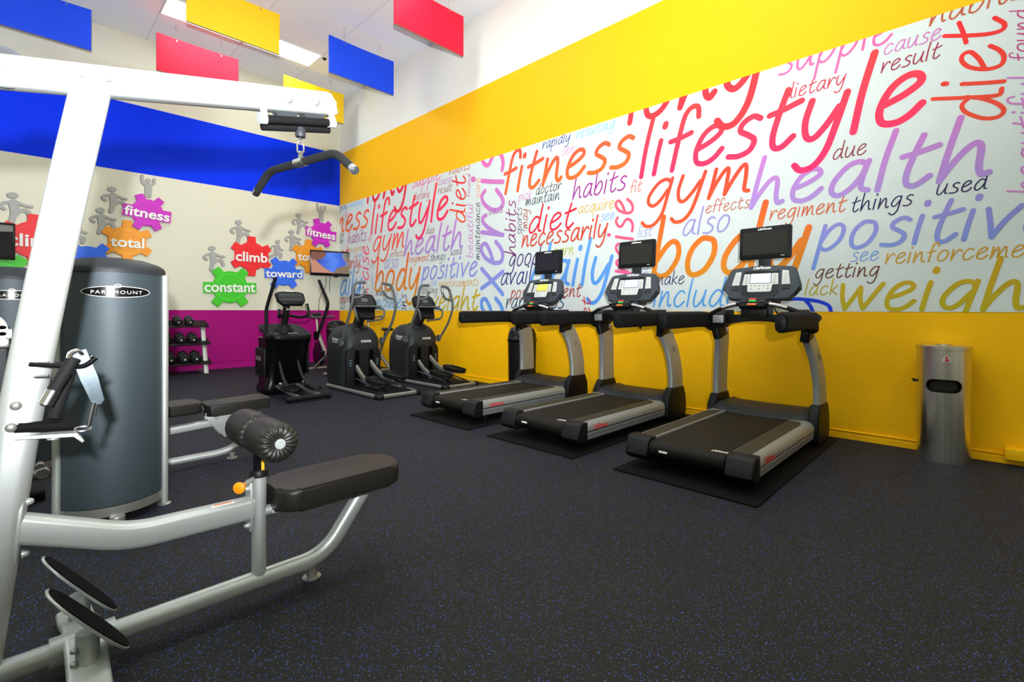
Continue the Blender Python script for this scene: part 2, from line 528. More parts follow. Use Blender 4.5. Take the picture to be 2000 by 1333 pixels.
# ------------------------------------------------------------------ hanging banners
def banner(x0, x1, y, fab, label):
    zt, zb, th = 5.755, 5.13, 0.035
    t = thing('hanging_banner', label, 'banner', ((x0 + x1) / 2, y, zb), 'fabric banners hung from the ceiling')
    mb = MB()
    # fabric wrapped round a board: gently pulled in between the two grommets
    nx, nz = 26, 12
    hooks = [x0 + 0.28, x1 - 0.28]
    def pt(i, j, sgn):
        u, vv = i / nx, j / nz
        X = x0 + (x1 - x0) * u
        sag = 0.012 * math.sin(PI * u) * vv
        Z = zb + (zt - zb) * vv - sag
        rip = sum(math.exp(-((X - h) ** 2 + (Z - zt + 0.05) ** 2) / 0.03) * math.sin(9 * math.atan2(zt - Z, X - h)) for h in hooks) * 0.006
        edge = 1 if 0 < i < nx and 0 < j < nz else 0
        return V(X, y + sgn * (th / 2 + edge * (0.003 + rip)), Z)
    for sgn in (-1, 1):
        vs = [pt(i, j, sgn) for j in range(nz + 1) for i in range(nx + 1)]
        fs = [(j * (nx + 1) + i, j * (nx + 1) + i + 1, (j + 1) * (nx + 1) + i + 1, (j + 1) * (nx + 1) + i) for j in range(nz) for i in range(nx)]
        mb.add(vs, fs)
    for i in (0, nx):
        vs = [pt(i, j, sg) for j in range(nz + 1) for sg in (-1, 1)]
        mb.add(vs, [(2 * j, 2 * j + 1, 2 * j + 3, 2 * j + 2) for j in range(nz)])
    vs = [pt(i, nz, sg) for i in range(nx + 1) for sg in (-1, 1)]
    mb.add(vs, [(2 * i, 2 * i + 1, 2 * i + 3, 2 * i + 2) for i in range(nx)])
    mb.build('fabric', fab, t, smooth=60)
    mb = MB(); mb.box(((x0 + x1) / 2, y, zb + 0.006), (x1 - x0 - 0.01, th - 0.004, 0.016))
    mb.build('board', 'board', t)
    for h in hooks:
        g = MB(); g.disc((h, y - th / 2 - 0.012, zt - 0.045), (0, 1, 0), 0.012, 0.008, 10)
        g.build('grommet', 'silver_dark', t)
        g = MB()
        g.tube([(h, y, zt - 0.03), (h, y, CE - 0.11)], 0.0013, 5)
        loop = [(h + 0.018 * math.sin(a), y, CE - 0.058 + 0.055 * math.cos(a)) for a in [2 * PI * k / 12 for k in range(12)]]
        g.tube(loop, 0.0022, 5, closed=True)
        g.build('hanger', 'silver_dark', t)
banner(-0.42, 0.81, 9.86, 'fab_blue', 'blue banner hanging in the upper left corner of the photo')
banner(1.63, 2.86, 9.86, 'fab_red', 'red banner hanging behind the white machine beam')
banner(3.66, 4.89, 9.84, 'fab_yellow', 'small yellow banner half hidden behind the end of the white beam')
banner(1.64, 2.87, 7.9, 'fab_yellow', 'large yellow banner hanging in front of the lit ceiling panel')
banner(3.66, 4.89, 7.88, 'fab_blue', 'blue banner hanging near the right wall, over the pulldown bar')
banner(3.67, 4.9, 5.89, 'fab_red', 'red banner hanging nearest the yellow wall, at the top edge')

# ------------------------------------------------------------------ word mural on the right wall
# stroke letters: x-height 1, baseline 0
_bowl = [(.78, .86), (.6, 1.0), (.35, .9), (.12, .5), (.1, .15), (.28, 0), (.5, .15), (.7, .5), (.8, .95)]
GL = {
 'a': (.92, [_bowl, [(.8, .98), (.74, .5), (.76, .15), (.92, .05)]]),
 'b': (.85, [[(.14, 1.75), (.12, 1.0), (.1, .1)], [(.1, .12), (.3, 0), (.55, .1), (.75, .5), (.72, .85), (.55, 1.0), (.35, .85), (.12, .45)]]),
 'c': (.8, [[(.72, .85), (.55, 1.0), (.3, .9), (.1, .55), (.1, .2), (.28, 0), (.5, .05), (.75, .3)]]),
 'd': (.95, [[(.74, .85), (.55, 1), (.32, .9), (.1, .5), (.1, .15), (.28, 0), (.5, .15), (.7, .5), (.8, .9)], [(.84, 1.75), (.78, .9), (.76, .15), (.95, .05)]]),
 'e': (.82, [[(.14, .46), (.45, .6), (.68, .8), (.62, .98), (.42, 1.0), (.2, .8), (.08, .4), (.15, .08), (.38, 0), (.6, .1), (.78, .32)]]),
 'f': (.62, [[(.74, 1.42), (.68, 1.7), (.5, 1.75), (.34, 1.55), (.27, 1.0), (.2, 0)], [(.02, .88), (.3, .92), (.6, 1.0)]]),
 'g': (.88, [[(.78, .86), (.6, 1), (.35, .9), (.12, .5), (.12, .2), (.3, .05), (.5, .2), (.72, .6)], [(.8, 1.0), (.74, .4), (.66, -.3), (.45, -.68), (.2, -.72), (.02, -.55)]]),
 'h': (.92, [[(.16, 1.75), (.1, .9), (.06, 0)], [(.06, .02), (.2, .4), (.4, .8), (.56, .95), (.66, .8), (.7, .3), (.78, .05), (.9, .08)]]),
 'i': (.3, [[(.14, 1.0), (.1, .5), (.08, 0)], [(.2, 1.4), (.21, 1.47)]]),
 'k': (.75, [[(.14, 1.75), (.08, 0)], [(.68, .98), (.35, .65), (.1, .48)], [(.1, .48), (.4, .3), (.72, 0)]]),
 'l': (.28, [[(.18, 1.75), (.1, .9), (.08, 0)]]),
 'm': (1.2, [[(.12, 1.0), (.1, .5), (.06, 0)], [(.06, .02), (.2, .5), (.38, .9), (.48, .92), (.5, .5), (.5, .05)], [(.5, .05), (.65, .5), (.84, .92), (.95, .92), (1.0, .5), (1.02, .12), (1.14, .05)]]),
 'n': (.88, [[(.12, 1.0), (.1, .5), (.06, 0)], [(.06, .02), (.22, .5), (.42, .88), (.56, .95), (.62, .7), (.64, .2), (.76, .02), (.86, .12)]]),
 'o': (.85, [[(.5, 1), (.36, .98), (.16, .75), (.08, .4), (.16, .08), (.35, 0), (.6, .15), (.76, .55), (.7, .9), (.5, 1)]]),
 'p': (.84, [[(.14, 1.0), (.08, .2), (.02, -.75)], [(.1, .35), (.3, .8), (.55, 1.0), (.74, .85), (.72, .45), (.5, .1), (.28, 0), (.1, .12)]]),
 'q': (.85, [_bowl, [(.8, 1.0), (.72, .2), (.66, -.75)]]),
 'r': (.68, [[(.12, 1), (.08, 0)], [(.08, .1), (.25, .6), (.45, .92), (.62, .95), (.7, .8)]]),
 's': (.72, [[(.68, .9), (.5, 1.0), (.28, .88), (.24, .68), (.45, .52), (.62, .35), (.55, .1), (.3, 0), (.04, .04)]]),
 't': (.68, [[(.36, 1.45), (.26, .9), (.2, .35), (.26, .04), (.44, 0), (.66, .22)], [(.04, .9), (.35, .97), (.7, 1.08)]]),
 'u': (.88, [[(.12, 1), (.06, .5), (.1, .1), (.28, 0), (.5, .25), (.66, .6), (.74, 1.0)], [(.74, 1), (.68, .4), (.72, .08), (.86, .06)]]),
 'v': (.78, [[(.06, 1), (.18, .5), (.28, .02)], [(.28, .02), (.5, .55), (.78, 1.0)]]),
 'w': (1.2, [[(.06, 1), (.12, .5), (.26, .02)], [(.26, .02), (.45, .5), (.6, .88)], [(.6, .88), (.66, .4), (.78, .04)], [(.78, .04), (1.0, .55), (1.2, 1.0)]]),
 'x': (.8, [[(.08, 1), (.4, .5), (.75, 0)], [(.75, 1), (.4, .5), (.02, 0)]]),
 'y': (.86, [[(.12, 1), (.06, .5), (.14, .12), (.3, .05), (.5, .3), (.7, .7)], [(.8, 1.0), (.72, .4), (.6, -.3), (.4, -.65), (.15, -.7), (0, -.55)]]),
}
SLANT, GAP = 0.16, 0.13

def ribbon(pts, hw, k=5):
    """flat round-capped stroke in 2-D: vertices and faces"""
    P = [Vector((p[0], p[1], 0)) for p in smooth_path([(a, b, 0) for a, b in pts], k)] if len(pts) > 2 else [Vector((p[0], p[1], 0)) for p in pts]
    n = len(P); L = []; R = []
    for i in range(n):
        t = (P[min(i + 1, n - 1)] - P[max(i - 1, 0)]).normalized()
        nv = Vector((-t.y, t.x, 0))
        L.append(P[i] + nv * hw); R.append(P[i] - nv * hw)
    for i in range(n):       # each stroke rises by a hair along its length so that crossings never coincide
        L[i].z = R[i].z = P[i].z = 0.00035 * i / n
    vs = L + R
    fs = [(i, n + i, n + i + 1, i + 1) for i in range(n - 1)]
    for end in (0, n - 1):
        t = (P[1] - P[0]).normalized() if end == 0 else (P[-1] - P[-2]).normalized()
        a0 = math.atan2(t.y, t.x)
        sg = -1 if end == 0 else 1
        base = len(vs)
        for q in range(7):
            a = a0 - PI / 2 + PI * q / 6 + (PI if sg < 0 else 0)
            vs.append(P[end] + Vector((math.cos(a), math.sin(a), 0)) * hw)
        fs.append(tuple(range(base, base + 7)))
    return vs, fs

def word_geo(t, width, xh):
    """letters laid out so that the word is width wide; returns 2-D strokes scaled to metres"""
    x = 0; st = []
    for ch in t:
        adv, ss = GL[ch]
        for s_ in ss:
            st.append(([(x + px + SLANT * py, py) for px, py in s_], ch == 'i' and s_ is ss[1]))
        x += adv + GAP
    xs = [p[0] for s_, d in st for p in s_]
    x0, nat = min(xs), max(xs) - min(xs)
    kx = width / nat
    ky = xh if xh else kx * 1.02
    return [([((px - x0) * kx, py * ky) for px, py in s_], d) for s_, d in st], (kx + ky) / 2

# word, upright?, distance from the corner, height, length, x-height, upper and lower ink
WORDS = [
    ('lifestyle', 0, 1.433, 2.77, 2.596, 0.375, 'FF3A3A', 'FB2368'),
    ('gym', 0, 1.448, 2.379, 1.211, 0.3, 'FF4330', 'F2552A'),
    ('health', 0, 2.686, 2.214, 1.741, 0.279, 'C877C4', 'A98AD2'),
    ('body', 0, 1.601, 1.556, 1.604, 0.395, 'F25A22', 'D99A1C'),
    ('positive', 0, 3.243, 1.725, 1.559, 0.225, '9C8AD6', '6E97DE'),
    ('weight', 0, 3.475, 1.169, 1.4, 0.225, 'CFA01E', 'B9B414'),
    ('long', 0, 1.276, 3.464, 1.548, 0, 'E02A35', 'F0303C'),
    ('supple', 0, 2.945, 3.484, 0.881, 0, 'EE5A9A', 'F06AA8'),
    ('dietary', 0, 2.993, 3.226, 0.505, 0, 'D02A48', 'C8304A'),
    ('due', 0, 3.403, 2.552, 0.245, 0, '8A3C40', '8E3440'),
    ('regiment', 0, 2.864, 2.065, 0.644, 0, 'D85A2E', 'C8663A'),
    ('things', 0, 3.55, 2.05, 0.424, 0, '241C56', '1E1A48'),
    ('used', 0, 4.125, 2.107, 0.302, 0, '2A1E50', '241C50'),
    ('effects', 0, 2.224, 2.22, 0.45, 0, 'C0584A', 'C26048'),
    ('also', 0, 1.964, 2.003, 0.501, 0, 'A690CC', '9C94D0'),
    ('list', 0, 1.397, 2.046, 0.195, 0, '9A94C8', '9C98C4'),
    ('fit', 0, 1.292, 2.599, 0.156, 0, 'D8624C', 'DC684C'),
    ('see', 0, 3.538, 1.603, 0.198, 0, '6E9CDC', '78A2DC'),
    ('reinforcements', 0, 3.789, 1.565, 1.061, 0, 'D8962C', 'CC9C30'),
    ('getting', 0, 3.247, 1.463, 0.498, 0, '6A3A26', '64402A'),
    ('lack', 0, 3.175, 1.307, 0.266, 0, 'C4A42A', 'B8AA28'),
    ('include', 0, 1.601, 1.204, 0.971, 0, '66A4E2', '4E9EE4'),
    ('make', 0, 1.62, 1.46, 0.353, 0, '26306A', '2A2A60'),
    ('cause', 0, 3.778, 3.382, 0.367, 0, 'D070B4', 'CC74B8'),
    ('result', 0, 3.756, 3.231, 0.396, 0, 'A82A48', '98243E'),
    ('habits', 0, 4.077, 3.511, 0.558, 0, 'A8553A', 'C05A34'),
    ('fitness', 0, 5.449, 2.955, 2.227, 0.346, 'FB4A3C', 'F86A22'),
    ('rapidly', 0, 6.214, 3.465, 0.496, 0, '1E3C8C', '2A3A90'),
    ('resulting', 0, 6.819, 3.465, 0.593, 0, '72C0EE', '7AC4EE'),
    ('see', 0, 6.568, 3.296, 0.205, 0, 'EE8CBC', 'EC90C0'),
    ('pick', 0, 5.726, 2.795, 0.283, 0, 'DC86C4', 'D68CC8'),
    ('doctor', 0, 6.093, 2.831, 0.467, 0, '3A3048', '3A2E40'),
    ('maintain', 0, 5.885, 2.699, 0.637, 0, '302C48', '343048'),
    ('basis', 0, 5.097, 2.677, 0.314, 0, '8A3A64', '843460'),
    ('habits', 0, 6.754, 2.659, 0.829, 0, 'B02A8C', '9A2C8E'),
    ('acquire', 0, 6.855, 2.451, 0.547, 0, 'D8AC34', 'D0AE34'),
    ('see', 0, 0.855, 2.314, 0.201, 0, '7CA4DC', '80A8DC'),
    ('diet', 0, 5.963, 2.291, 0.849, 0.22, 'F02030', 'E0143C'),
    ('necessarily', 0, 5.815, 2.099, 1.494, 0, 'E03428', 'C4502E'),
    ('earn', 0, 6.431, 1.917, 0.341, 0, 'B4BC2C', 'B0BC30'),
    ('daily', 0, 6.011, 1.499, 1.364, 0.344, '62A0E6', '5494E6'),
    ('good', 0, 5.521, 1.826, 0.676, 0, '4A2A6E', '3C2A68'),
    ('avail', 0, 5.375, 1.552, 0.65, 0, '2A2A7A', '28287A'),
    ('postponement', 0, 5.569, 1.342, 1.339, 0, 'A8483C', 'A84C40'),
    ('rapidness', 0, 5.483, 1.189, 1.137, 0, '26304E', '2A4A6E'),
    ('diet', 1, 4.508, 2.649, 0.815, 0.235, 'F0202A', 'EA4A2A'),
    ('found', 1, 4.635, 3.045, 0.389, 0.056, 'C83A84', 'C23884'),
    ('beautiful', 1, 4.703, 2.033, 0.899, 0.10, 'CC7CC4', 'C884C8'),
    ('maintenance', 1, 4.878, 1.981, 0.932, 0.087, '30283C', '2C2838'),
    ('earn', 1, 4.878, 3.005, 0.308, 0.087, 'E8A26C', 'E6A470'),
    ('exercise', 1, 5.408, 1.018, 3.089, 0.486, 'F4589E', '3E9AE8'),
    ('exercise', 1, 1.321, 0.922, 1.609, 0.237, 'FA5A6E', 'E85CA8'),
    ('habits', 1, 5.679, 2.002, 0.828, 0.135, '9A1E74', '701E6A'),
    ('sports', 1, 5.811, 2.281, 0.417, 0.085, '6A4468', '62406A'),
    ('may', 1, 5.931, 2.367, 0.292, 0.089, 'B4482E', 'A84C38'),
    ('diet', 1, 0.696, 0.867, 0.47, 0.095, 'C0203E', 'C0203E'),
    ('lessons', 1, 2.763, 0.682, 0.783, 0.155, '1C2060', '1A1C58'),
    ('lifestyles', 1, 1.53, 1.391, 0.533, 0.092, 'A8A4C0', 'A6A6BE'),
    ('calories', 1, 2.953, 0.917, 0.39, 0.099, 'C8CC7C', 'C8CC80'),
]
TILE = 6.35
mural = thing('word_mural', 'white mural of colourful fitness words along the yellow wall', 'mural', (XW, 5.0, Z1))
mb = MB(); mb.box((XW - 0.0015, (-2.2 + YW) / 2, (Z1 + Z2) / 2), (0.003, YW + 2.2, Z2 - Z1))
mb.build('panel', 'mural_paper', mural)

def ink_word(strokes, sc_, s0, z0, up, c0, c1, label, hw=0.083):
    vs, fs = [], []
    for q, (st, dot) in enumerate(strokes):
        h_ = sc_ * hw * (1.25 if dot else 1.0)
        a, b = ribbon(st, h_)
        n = len(vs); vs += [V(p.x, p.y, p.z + 0.0004 * (q % 4)) for p in a]; fs += [[i + n for i in f_] for f_ in b]
    if up: W = [V(v.z, s0 - v.y, z0 + v.x) for v in vs]
    else: W = [V(v.z, s0 + v.x, z0 + v.y) for v in vs]
    bm = bmesh.new()
    bv = [bm.verts.new((XW - 0.0042 - v.x, YW - 0.005 - v.y, v.z)) for v in W]
    for f_ in fs:
        try: bm.faces.new([bv[i] for i in f_])
        except ValueError: pass
    for co, no in (((0, 0, Z2), (0, 0, 1)), ((0, 0, Z1), (0, 0, -1)), ((0, YW - 0.002, 0), (0, 1, 0)), ((0, -2.2, 0), (0, -1, 0))):
        bmesh.ops.bisect_plane(bm, geom=list(bm.verts) + list(bm.edges) + list(bm.faces), plane_co=co, plane_no=no, clear_outer=True)
    if not bm.faces: bm.free(); return
    for f_ in bm.faces:
        if f_.normal.x > 0: f_.normal_flip()
    me = bpy.data.meshes.new('lettering')
    o_ = Vector(BASE[mural.name])
    bmesh.ops.translate(bm, vec=-o_, verts=bm.verts)
    bm.to_mesh(me); bm.free()
    me.materials.append(M['ink'])
    zs = [v.z for v in W]; lo, hi = min(zs), max(zs)
    A, B = hexc(c0), hexc(c1)
    at = me.color_attributes.new('ink', 'FLOAT_COLOR', 'POINT')
    for i, v in enumerate(me.vertices):
        q = (v.co.z + o_.z - lo) / max(hi - lo, 1e-5)
        at.data[i].color = tuple(A[k] * q + B[k] * (1 - q) for k in range(3)) + (1,)
    ob = bpy.data.objects.new('lettering', me)
    C.objects.link(ob); ob.parent = mural
    ob['label'] = label

for k in (-1, 0, 1):
    for t, up, s0, z0, ln, xh, c0, c1 in WORDS:
        st, sc_ = word_geo(t, ln, xh)
        ink_word(st, sc_, s0 + k * TILE, z0, up, c0, c1, 'the word %s' % t, 0.075 if ln > 1.3 else 0.062)
    for st in ([(3.033, 1.27), (3.121, 1.271), (3.228, 1.258), (3.311, 1.237), (3.371, 1.201), (3.389, 1.136)], [(3.175, 1.262), (3.217, 1.207), (3.247, 1.135)]):
        ink_word([(st, False)], 0.2, k * TILE, 0, 0, '1440D8', '1440D8', 'cut-off blue letter at the lower edge')

# ------------------------------------------------------------------ gears and climbing figures on the far wall
YG = YW - 0.001
def gear(x, z, r, teeth, col, word, wlen, wh, tilt, layer, label, group):
    t = thing('gear_graphic', label, 'wall graphic', (x, YW, z), group)
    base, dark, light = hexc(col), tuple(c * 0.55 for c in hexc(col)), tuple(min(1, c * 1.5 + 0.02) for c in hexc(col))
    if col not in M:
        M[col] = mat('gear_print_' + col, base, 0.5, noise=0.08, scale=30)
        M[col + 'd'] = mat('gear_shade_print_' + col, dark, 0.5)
        M[col + 'l'] = mat('gear_ring_print_' + col, light, 0.5)
    y0 = YG - 0.010 * layer
    mb = MB()
    mb.mat(0).prism([(r * math.cos(a), r * math.sin(a)) for a in [2 * PI * k / 48 for k in range(48)]], (x, y0, z), (1, 0, 0), (0, 0, 1), (0, -0.006, 0))
    for a in teeth:
        a = math.radians(a); u = V(math.cos(a), 0, math.sin(a)); v = V(-math.sin(a), 0, math.cos(a))
        q = r * 0.29
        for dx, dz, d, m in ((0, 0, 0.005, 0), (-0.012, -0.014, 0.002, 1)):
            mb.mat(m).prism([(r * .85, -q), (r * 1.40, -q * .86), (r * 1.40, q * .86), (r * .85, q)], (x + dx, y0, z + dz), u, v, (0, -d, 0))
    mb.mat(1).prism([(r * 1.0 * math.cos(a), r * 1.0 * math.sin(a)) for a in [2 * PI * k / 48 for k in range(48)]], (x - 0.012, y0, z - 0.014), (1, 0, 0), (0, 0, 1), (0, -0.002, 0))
    ring = []
    n = 48
    for rr in (r * .80, r * .83):
        ring += [V(x + rr * math.cos(2 * PI * k / n), y0 - 0.0068, z + rr * math.sin(2 * PI * k / n)) for k in range(n)]
    mb.mat(2).add(ring, [(k, (k + 1) % n, n + (k + 1) % n, n + k) for k in range(n)])
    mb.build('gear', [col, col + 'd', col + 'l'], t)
    right = V(math.cos(tilt), 0, math.sin(tilt)); up = V(-math.sin(tilt), 0, math.cos(tilt))
    if wlen > 1.5 * r:
        p = MB(); p.prism([(-wlen / 2 - .02, -wh * .60), (wlen / 2 + .02, -wh * .60), (wlen / 2 + .02, wh * .62), (-wlen / 2 - .02, wh * .62)], (x, y0 - 0.001, z - 0.02), right, up, (0, -0.006, 0))
        p.build('name_plate', col, t)
    p = MB()
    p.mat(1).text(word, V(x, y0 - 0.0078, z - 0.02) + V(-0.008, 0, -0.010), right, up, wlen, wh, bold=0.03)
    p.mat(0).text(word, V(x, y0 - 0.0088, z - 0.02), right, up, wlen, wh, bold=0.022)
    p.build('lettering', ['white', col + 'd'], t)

def figure(x, z, k, kind, label, group, mirror=False):
    """flat grey climbing figure; x, z is the head's centre"""
    if kind == 'climb':
        limbs = [([(5, 70), (12, 110), (18, 160)], 33), ([(-15, 66), (-65, 85), (-82, 115), (-55, 138)], 14), ([(30, 62), (80, 85), (132, 92)], 13),
                 ([(10, 150), (4, 200), (-8, 255)], 22), ([(25, 152), (85, 132), (108, 150), (122, 195)], 18)]
        hr = (40, 30)
    elif kind == 'run':
        limbs = [([(0, 65), (-15, 110), (-10, 160)], 30), ([(-10, 62), (-60, 60), (-85, 90)], 12), ([(10, 62), (30, 95), (62, 105)], 12),
                 ([(-18, 150), (-55, 180), (-95, 205)], 19), ([(0, 150), (40, 160), (35, 205)], 18)]
        hr = (30, 27)
    else:
        limbs = [([(0, 55), (0, 115)], 30), ([(-20, 52), (-48, 25), (-54, -42)], 14), ([(20, 52), (46, 25), (52, -22)], 14),
                 ([(-14, 105), (-16, 170)], 14), ([(14, 105), (14, 170)], 14)]
        hr = (25, 24)
    mb = MB()
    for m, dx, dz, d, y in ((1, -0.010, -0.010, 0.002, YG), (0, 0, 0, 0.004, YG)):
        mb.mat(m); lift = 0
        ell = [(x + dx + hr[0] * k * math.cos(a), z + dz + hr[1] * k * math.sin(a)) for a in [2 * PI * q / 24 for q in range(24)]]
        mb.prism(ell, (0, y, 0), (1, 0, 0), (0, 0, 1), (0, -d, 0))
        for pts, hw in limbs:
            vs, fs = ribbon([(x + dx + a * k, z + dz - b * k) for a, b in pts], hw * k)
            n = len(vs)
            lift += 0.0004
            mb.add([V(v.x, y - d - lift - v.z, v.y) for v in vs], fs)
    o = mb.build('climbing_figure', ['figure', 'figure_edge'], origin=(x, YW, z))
    return tag(o, label, 'wall graphic', group)

T4 = (52, 128, 232, 308)
T6 = (90, 30, 150, 210, 270, 330)
TF = (112, 52, 300, 240)
KS = 0.00160
for off, side in ((0.0, 'right'), (-3.17, 'left')):
    gg = 'printed gears on the far wall'
    fg = 'printed grey climbers on the far wall'
    where = 'right of the dumbbells' if side == 'right' else 'over the graphite towers'
    gear(2.994 + off, 1.612, 0.312, T4, '3CC81E', 'constant', .91, .175, 0.02, 2, 'green gear reading constant ' + where, gg)
    gear(3.385 + off, 2.258, 0.285, T6, 'F01A24', 'climb', .60, .20, 0.0, 1, 'red gear reading climb ' + where, gg)
    gear(4.026 + off, 1.952, 0.262, T4, '2C6CF4', 'toward', .76, .165, 0.02, 2, 'blue gear reading toward ' + where, gg)
    gear(1.376 + 3.17 + off, 2.352, 0.262, T6, 'F29B1E', 'total', .47, .18, 0.0, 1, 'orange gear reading total ' + where, gg)
    gear(1.655 + 3.17 + off, 2.895, 0.236, TF, 'C81EBE', 'fitness', .66, .17, -0.08, 3, 'magenta gear reading fitness ' + where, gg)
    if side == 'right': figure(2.676 + off, 2.351, KS, 'climb', 'grey figure stepping onto the green gear ' + where, fg)
    figure(3.143 + off, 2.918, KS, 'climb', 'grey figure stepping onto the red gear ' + where, fg)
    figure(3.902 + off, 2.605, KS, 'run', 'grey figure striding onto the blue gear ' + where, fg)
    figure(4.183 + off, 2.845, KS * .93, 'climb', 'grey figure stepping onto the orange gear ' + where, fg)
    figure(4.334 + off, 3.23, KS * .93, 'climb', 'grey figure stepping onto the magenta gear ' + where, fg)
    figure(4.841 + off, 3.474, KS * 1.05, 'up', 'grey figure with raised arms above the magenta gear ' + where, fg)

# ------------------------------------------------------------------ lat pulldown and row machine in the foreground
YM = 2.075
lat = thing('pulldown_machine', 'large silver cable pulldown machine with padded seat in the foreground', 'exercise machine', (0.5, YM, 0))
mb = MB()
mb.sweep(smooth_path([(0.17, YM, 1.86), (0.10, YM, 1.43), (0.016, YM, 0.865), (-0.036, YM, 0.45), (-0.085, YM, 0.04)], 6), rrect(0.075, 0.102, 0.036, 6), up=(1, 0, 0))
up_ = mb.build('upright_post', 'silver', lat)
mb = MB()
mb.prism([(-0.62, 1.773), (0.945, 2.100), (0.965, 2.098), (0.984, 2.06), (0.998, 2.022), (0.985, 2.010), (-0.62, 1.680)], (0, YM - 0.034, 0), (1, 0, 0), (0, 0, 1), (0, 0.068, 0), 0.016, 3)
mb.build('upper_beam', 'silver', lat)
def bolt(x, z, y=YM - 0.038, r=0.018, parent=lat, h=0.012, ax=(0, -1, 0), m='silver'):
    b = MB(); b.disc((x, y, z), ax, r, 0.004, 18); b.dome(Vector((x, y, z)) + Vector(ax) * 0.004, ax, r * .8, h, 14)
    return b.build('bolt', m, parent)
for x, z in ((0.134, 1.887), (0.203, 1.899), (0.775, 2.008), (0.889, 2.032), (-0.04, 1.853)): bolt(x, z, r=0.021, m='silver_dark')
bolt(0.002, 0.868, YM - 0.038, 0.017, m='silver_dark'); bolt(-0.008, 0.806, YM - 0.038, 0.017, m='silver_dark')
def pulley(x, z, r=0.052):
    b = MB(); b.lathe([(r * .3, -.014), (r * .8, -.013), (r, -.014), (r, -.010), (r * .86, 0), (r, .010), (r, .014), (r * .8, .013), (r * .3, .014)], (x, YM, z), (0, 1, 0), 28)
    return b.build('pulley', 'charcoal', lat)
pulley(0.775, 1.984); pulley(0.889, 2.006); pulley(-0.03, 1.862, 0.062)
mb = MB(); mb.tube([(0.841, YM, 2.0), (0.841, YM, 1.91)], 0.004, 8); mb.build('cable', 'black', lat)
# rubber rest under the beam end
gy = YM - 0.05
for x, z, zb in ((0.690, 1.955, 1.900), (0.968, 2.005, 1.961)):
    mb = MB()
    mb.tube([(x - 0.012, gy + 0.02, z + 0.01), (x - 0.004, gy, zb)], 0.013, 10)
    mb.disc((x - 0.03, gy, zb - 0.004), (1, 0, 0.19), 0.021, 0.028, 16)
    mb.build('roller_bracket', 'silver', lat)
for dy, dz in ((0, 0), (0.052, -0.016)):
    mb = MB(); mb.tube([(0.688, gy + dy, 1.901 + dz), (0.966, gy + dy, 1.962 + dz)], 0.0155, 14); mb.build('rubber_roller', 'rubber', lat)
# lower beam with its flanges
mb = MB()
mb.sweep(fillet([(0.005, YM, 0.497), (0.272, YM, 0.382), (0.655, YM, 0.372)], 0.07, 10), rrect(0.066, 0.083, 0.016, 4), up=(0, 0, 1))
lb = mb.build('lower_beam', 'silver', lat)
mb = MB(); mb.prism([(-0.004, -.03), (.075, -.03), (.075, .004), (-0.004, .004)], (0.35, YM - 0.036, 0.418), (1, 0, -0.02), (0, 0, 1), (0, 0.0, 0.001))
mb = MB(); mb.box((0.55, YM - 0.012, 0.4165), (0.075, 0.016, 0.002), 0, Matrix.Rotation(0.026, 4, 'Y')); mb.mat(1).box((0.55, YM - 0.012, 0.4178), (0.062, 0.008, 0.002), 0, Matrix.Rotation(0.026, 4, 'Y'))
mb.build('warning_sticker', ['white', 'sticker'], lb)
for xx, zz, ang in ((0.012, 0.495, 0.09), (0.650, 0.382, 0.0)):
    mb = MB(); mb.prism([(-.025, -.095), (.025, -.095), (.034, -.06), (.034, .06), (.025, .095), (-.025, .095), (-.034, .06), (-.034, -.06)], (xx, YM, zz), (0, 1, 0), (math.sin(ang), 0, math.cos(ang)), (-0.01, 0, 0), 0.002)
    mb.build('flange_plate', 'silver', lat)
for z in (0.453, 0.309): bolt(0.640, z, YM - 0.012, 0.013, h=0.014, ax=(-1, 0, 0))
for x, z in ((0.020, 0.572), (0.010, 0.418)): bolt(x + 0.004, z, YM - 0.012, 0.013, h=0.014, ax=(1, 0, 0))
# base rail
mb = MB()
mb.sweep(fillet([(-0.62, YM, 0.078), (0.95, YM, 0.078), (1.175, YM, 0.37)], 0.10, 10), rrect(0.058, 0.07, 0.028, 5), up=(0, 0, 1))
mb.build('base_rail', 'silver', lat)
mb = MB(); mb.sweep([(0.075, YM, 0.080), (0.235, YM, 0.080)], rrect(0.074, 0.088, 0.03, 5), up=(0, 0, 1)); mb.build('rail_sleeve', 'silver', lat)
mb = MB()
mb.sweep(smooth_path([(0.155, YM - 0.36, 0.022), (0.155, YM - 0.22, 0.05), (0.155, YM - 0.08, 0.10), (0.155, YM + 0.08, 0.10), (0.155, YM + 0.22, 0.05), (0.155, YM + 0.36, 0.022)], 5), rrect(0.10, 0.03, 0.012, 3), up=(0, 0, 1))
mb.build('cross_foot', 'silver', lat)
for x in (0.893, -0.5):
    mb = MB(); mb.lathe([(0.036, 0), (0.038, 0.008), (0.03, 0.013), (0.022, 0.015), (0.02, 0.05)], (x, YM, 0), n=20); mb.build('levelling_foot', 'silver_dark', lat)
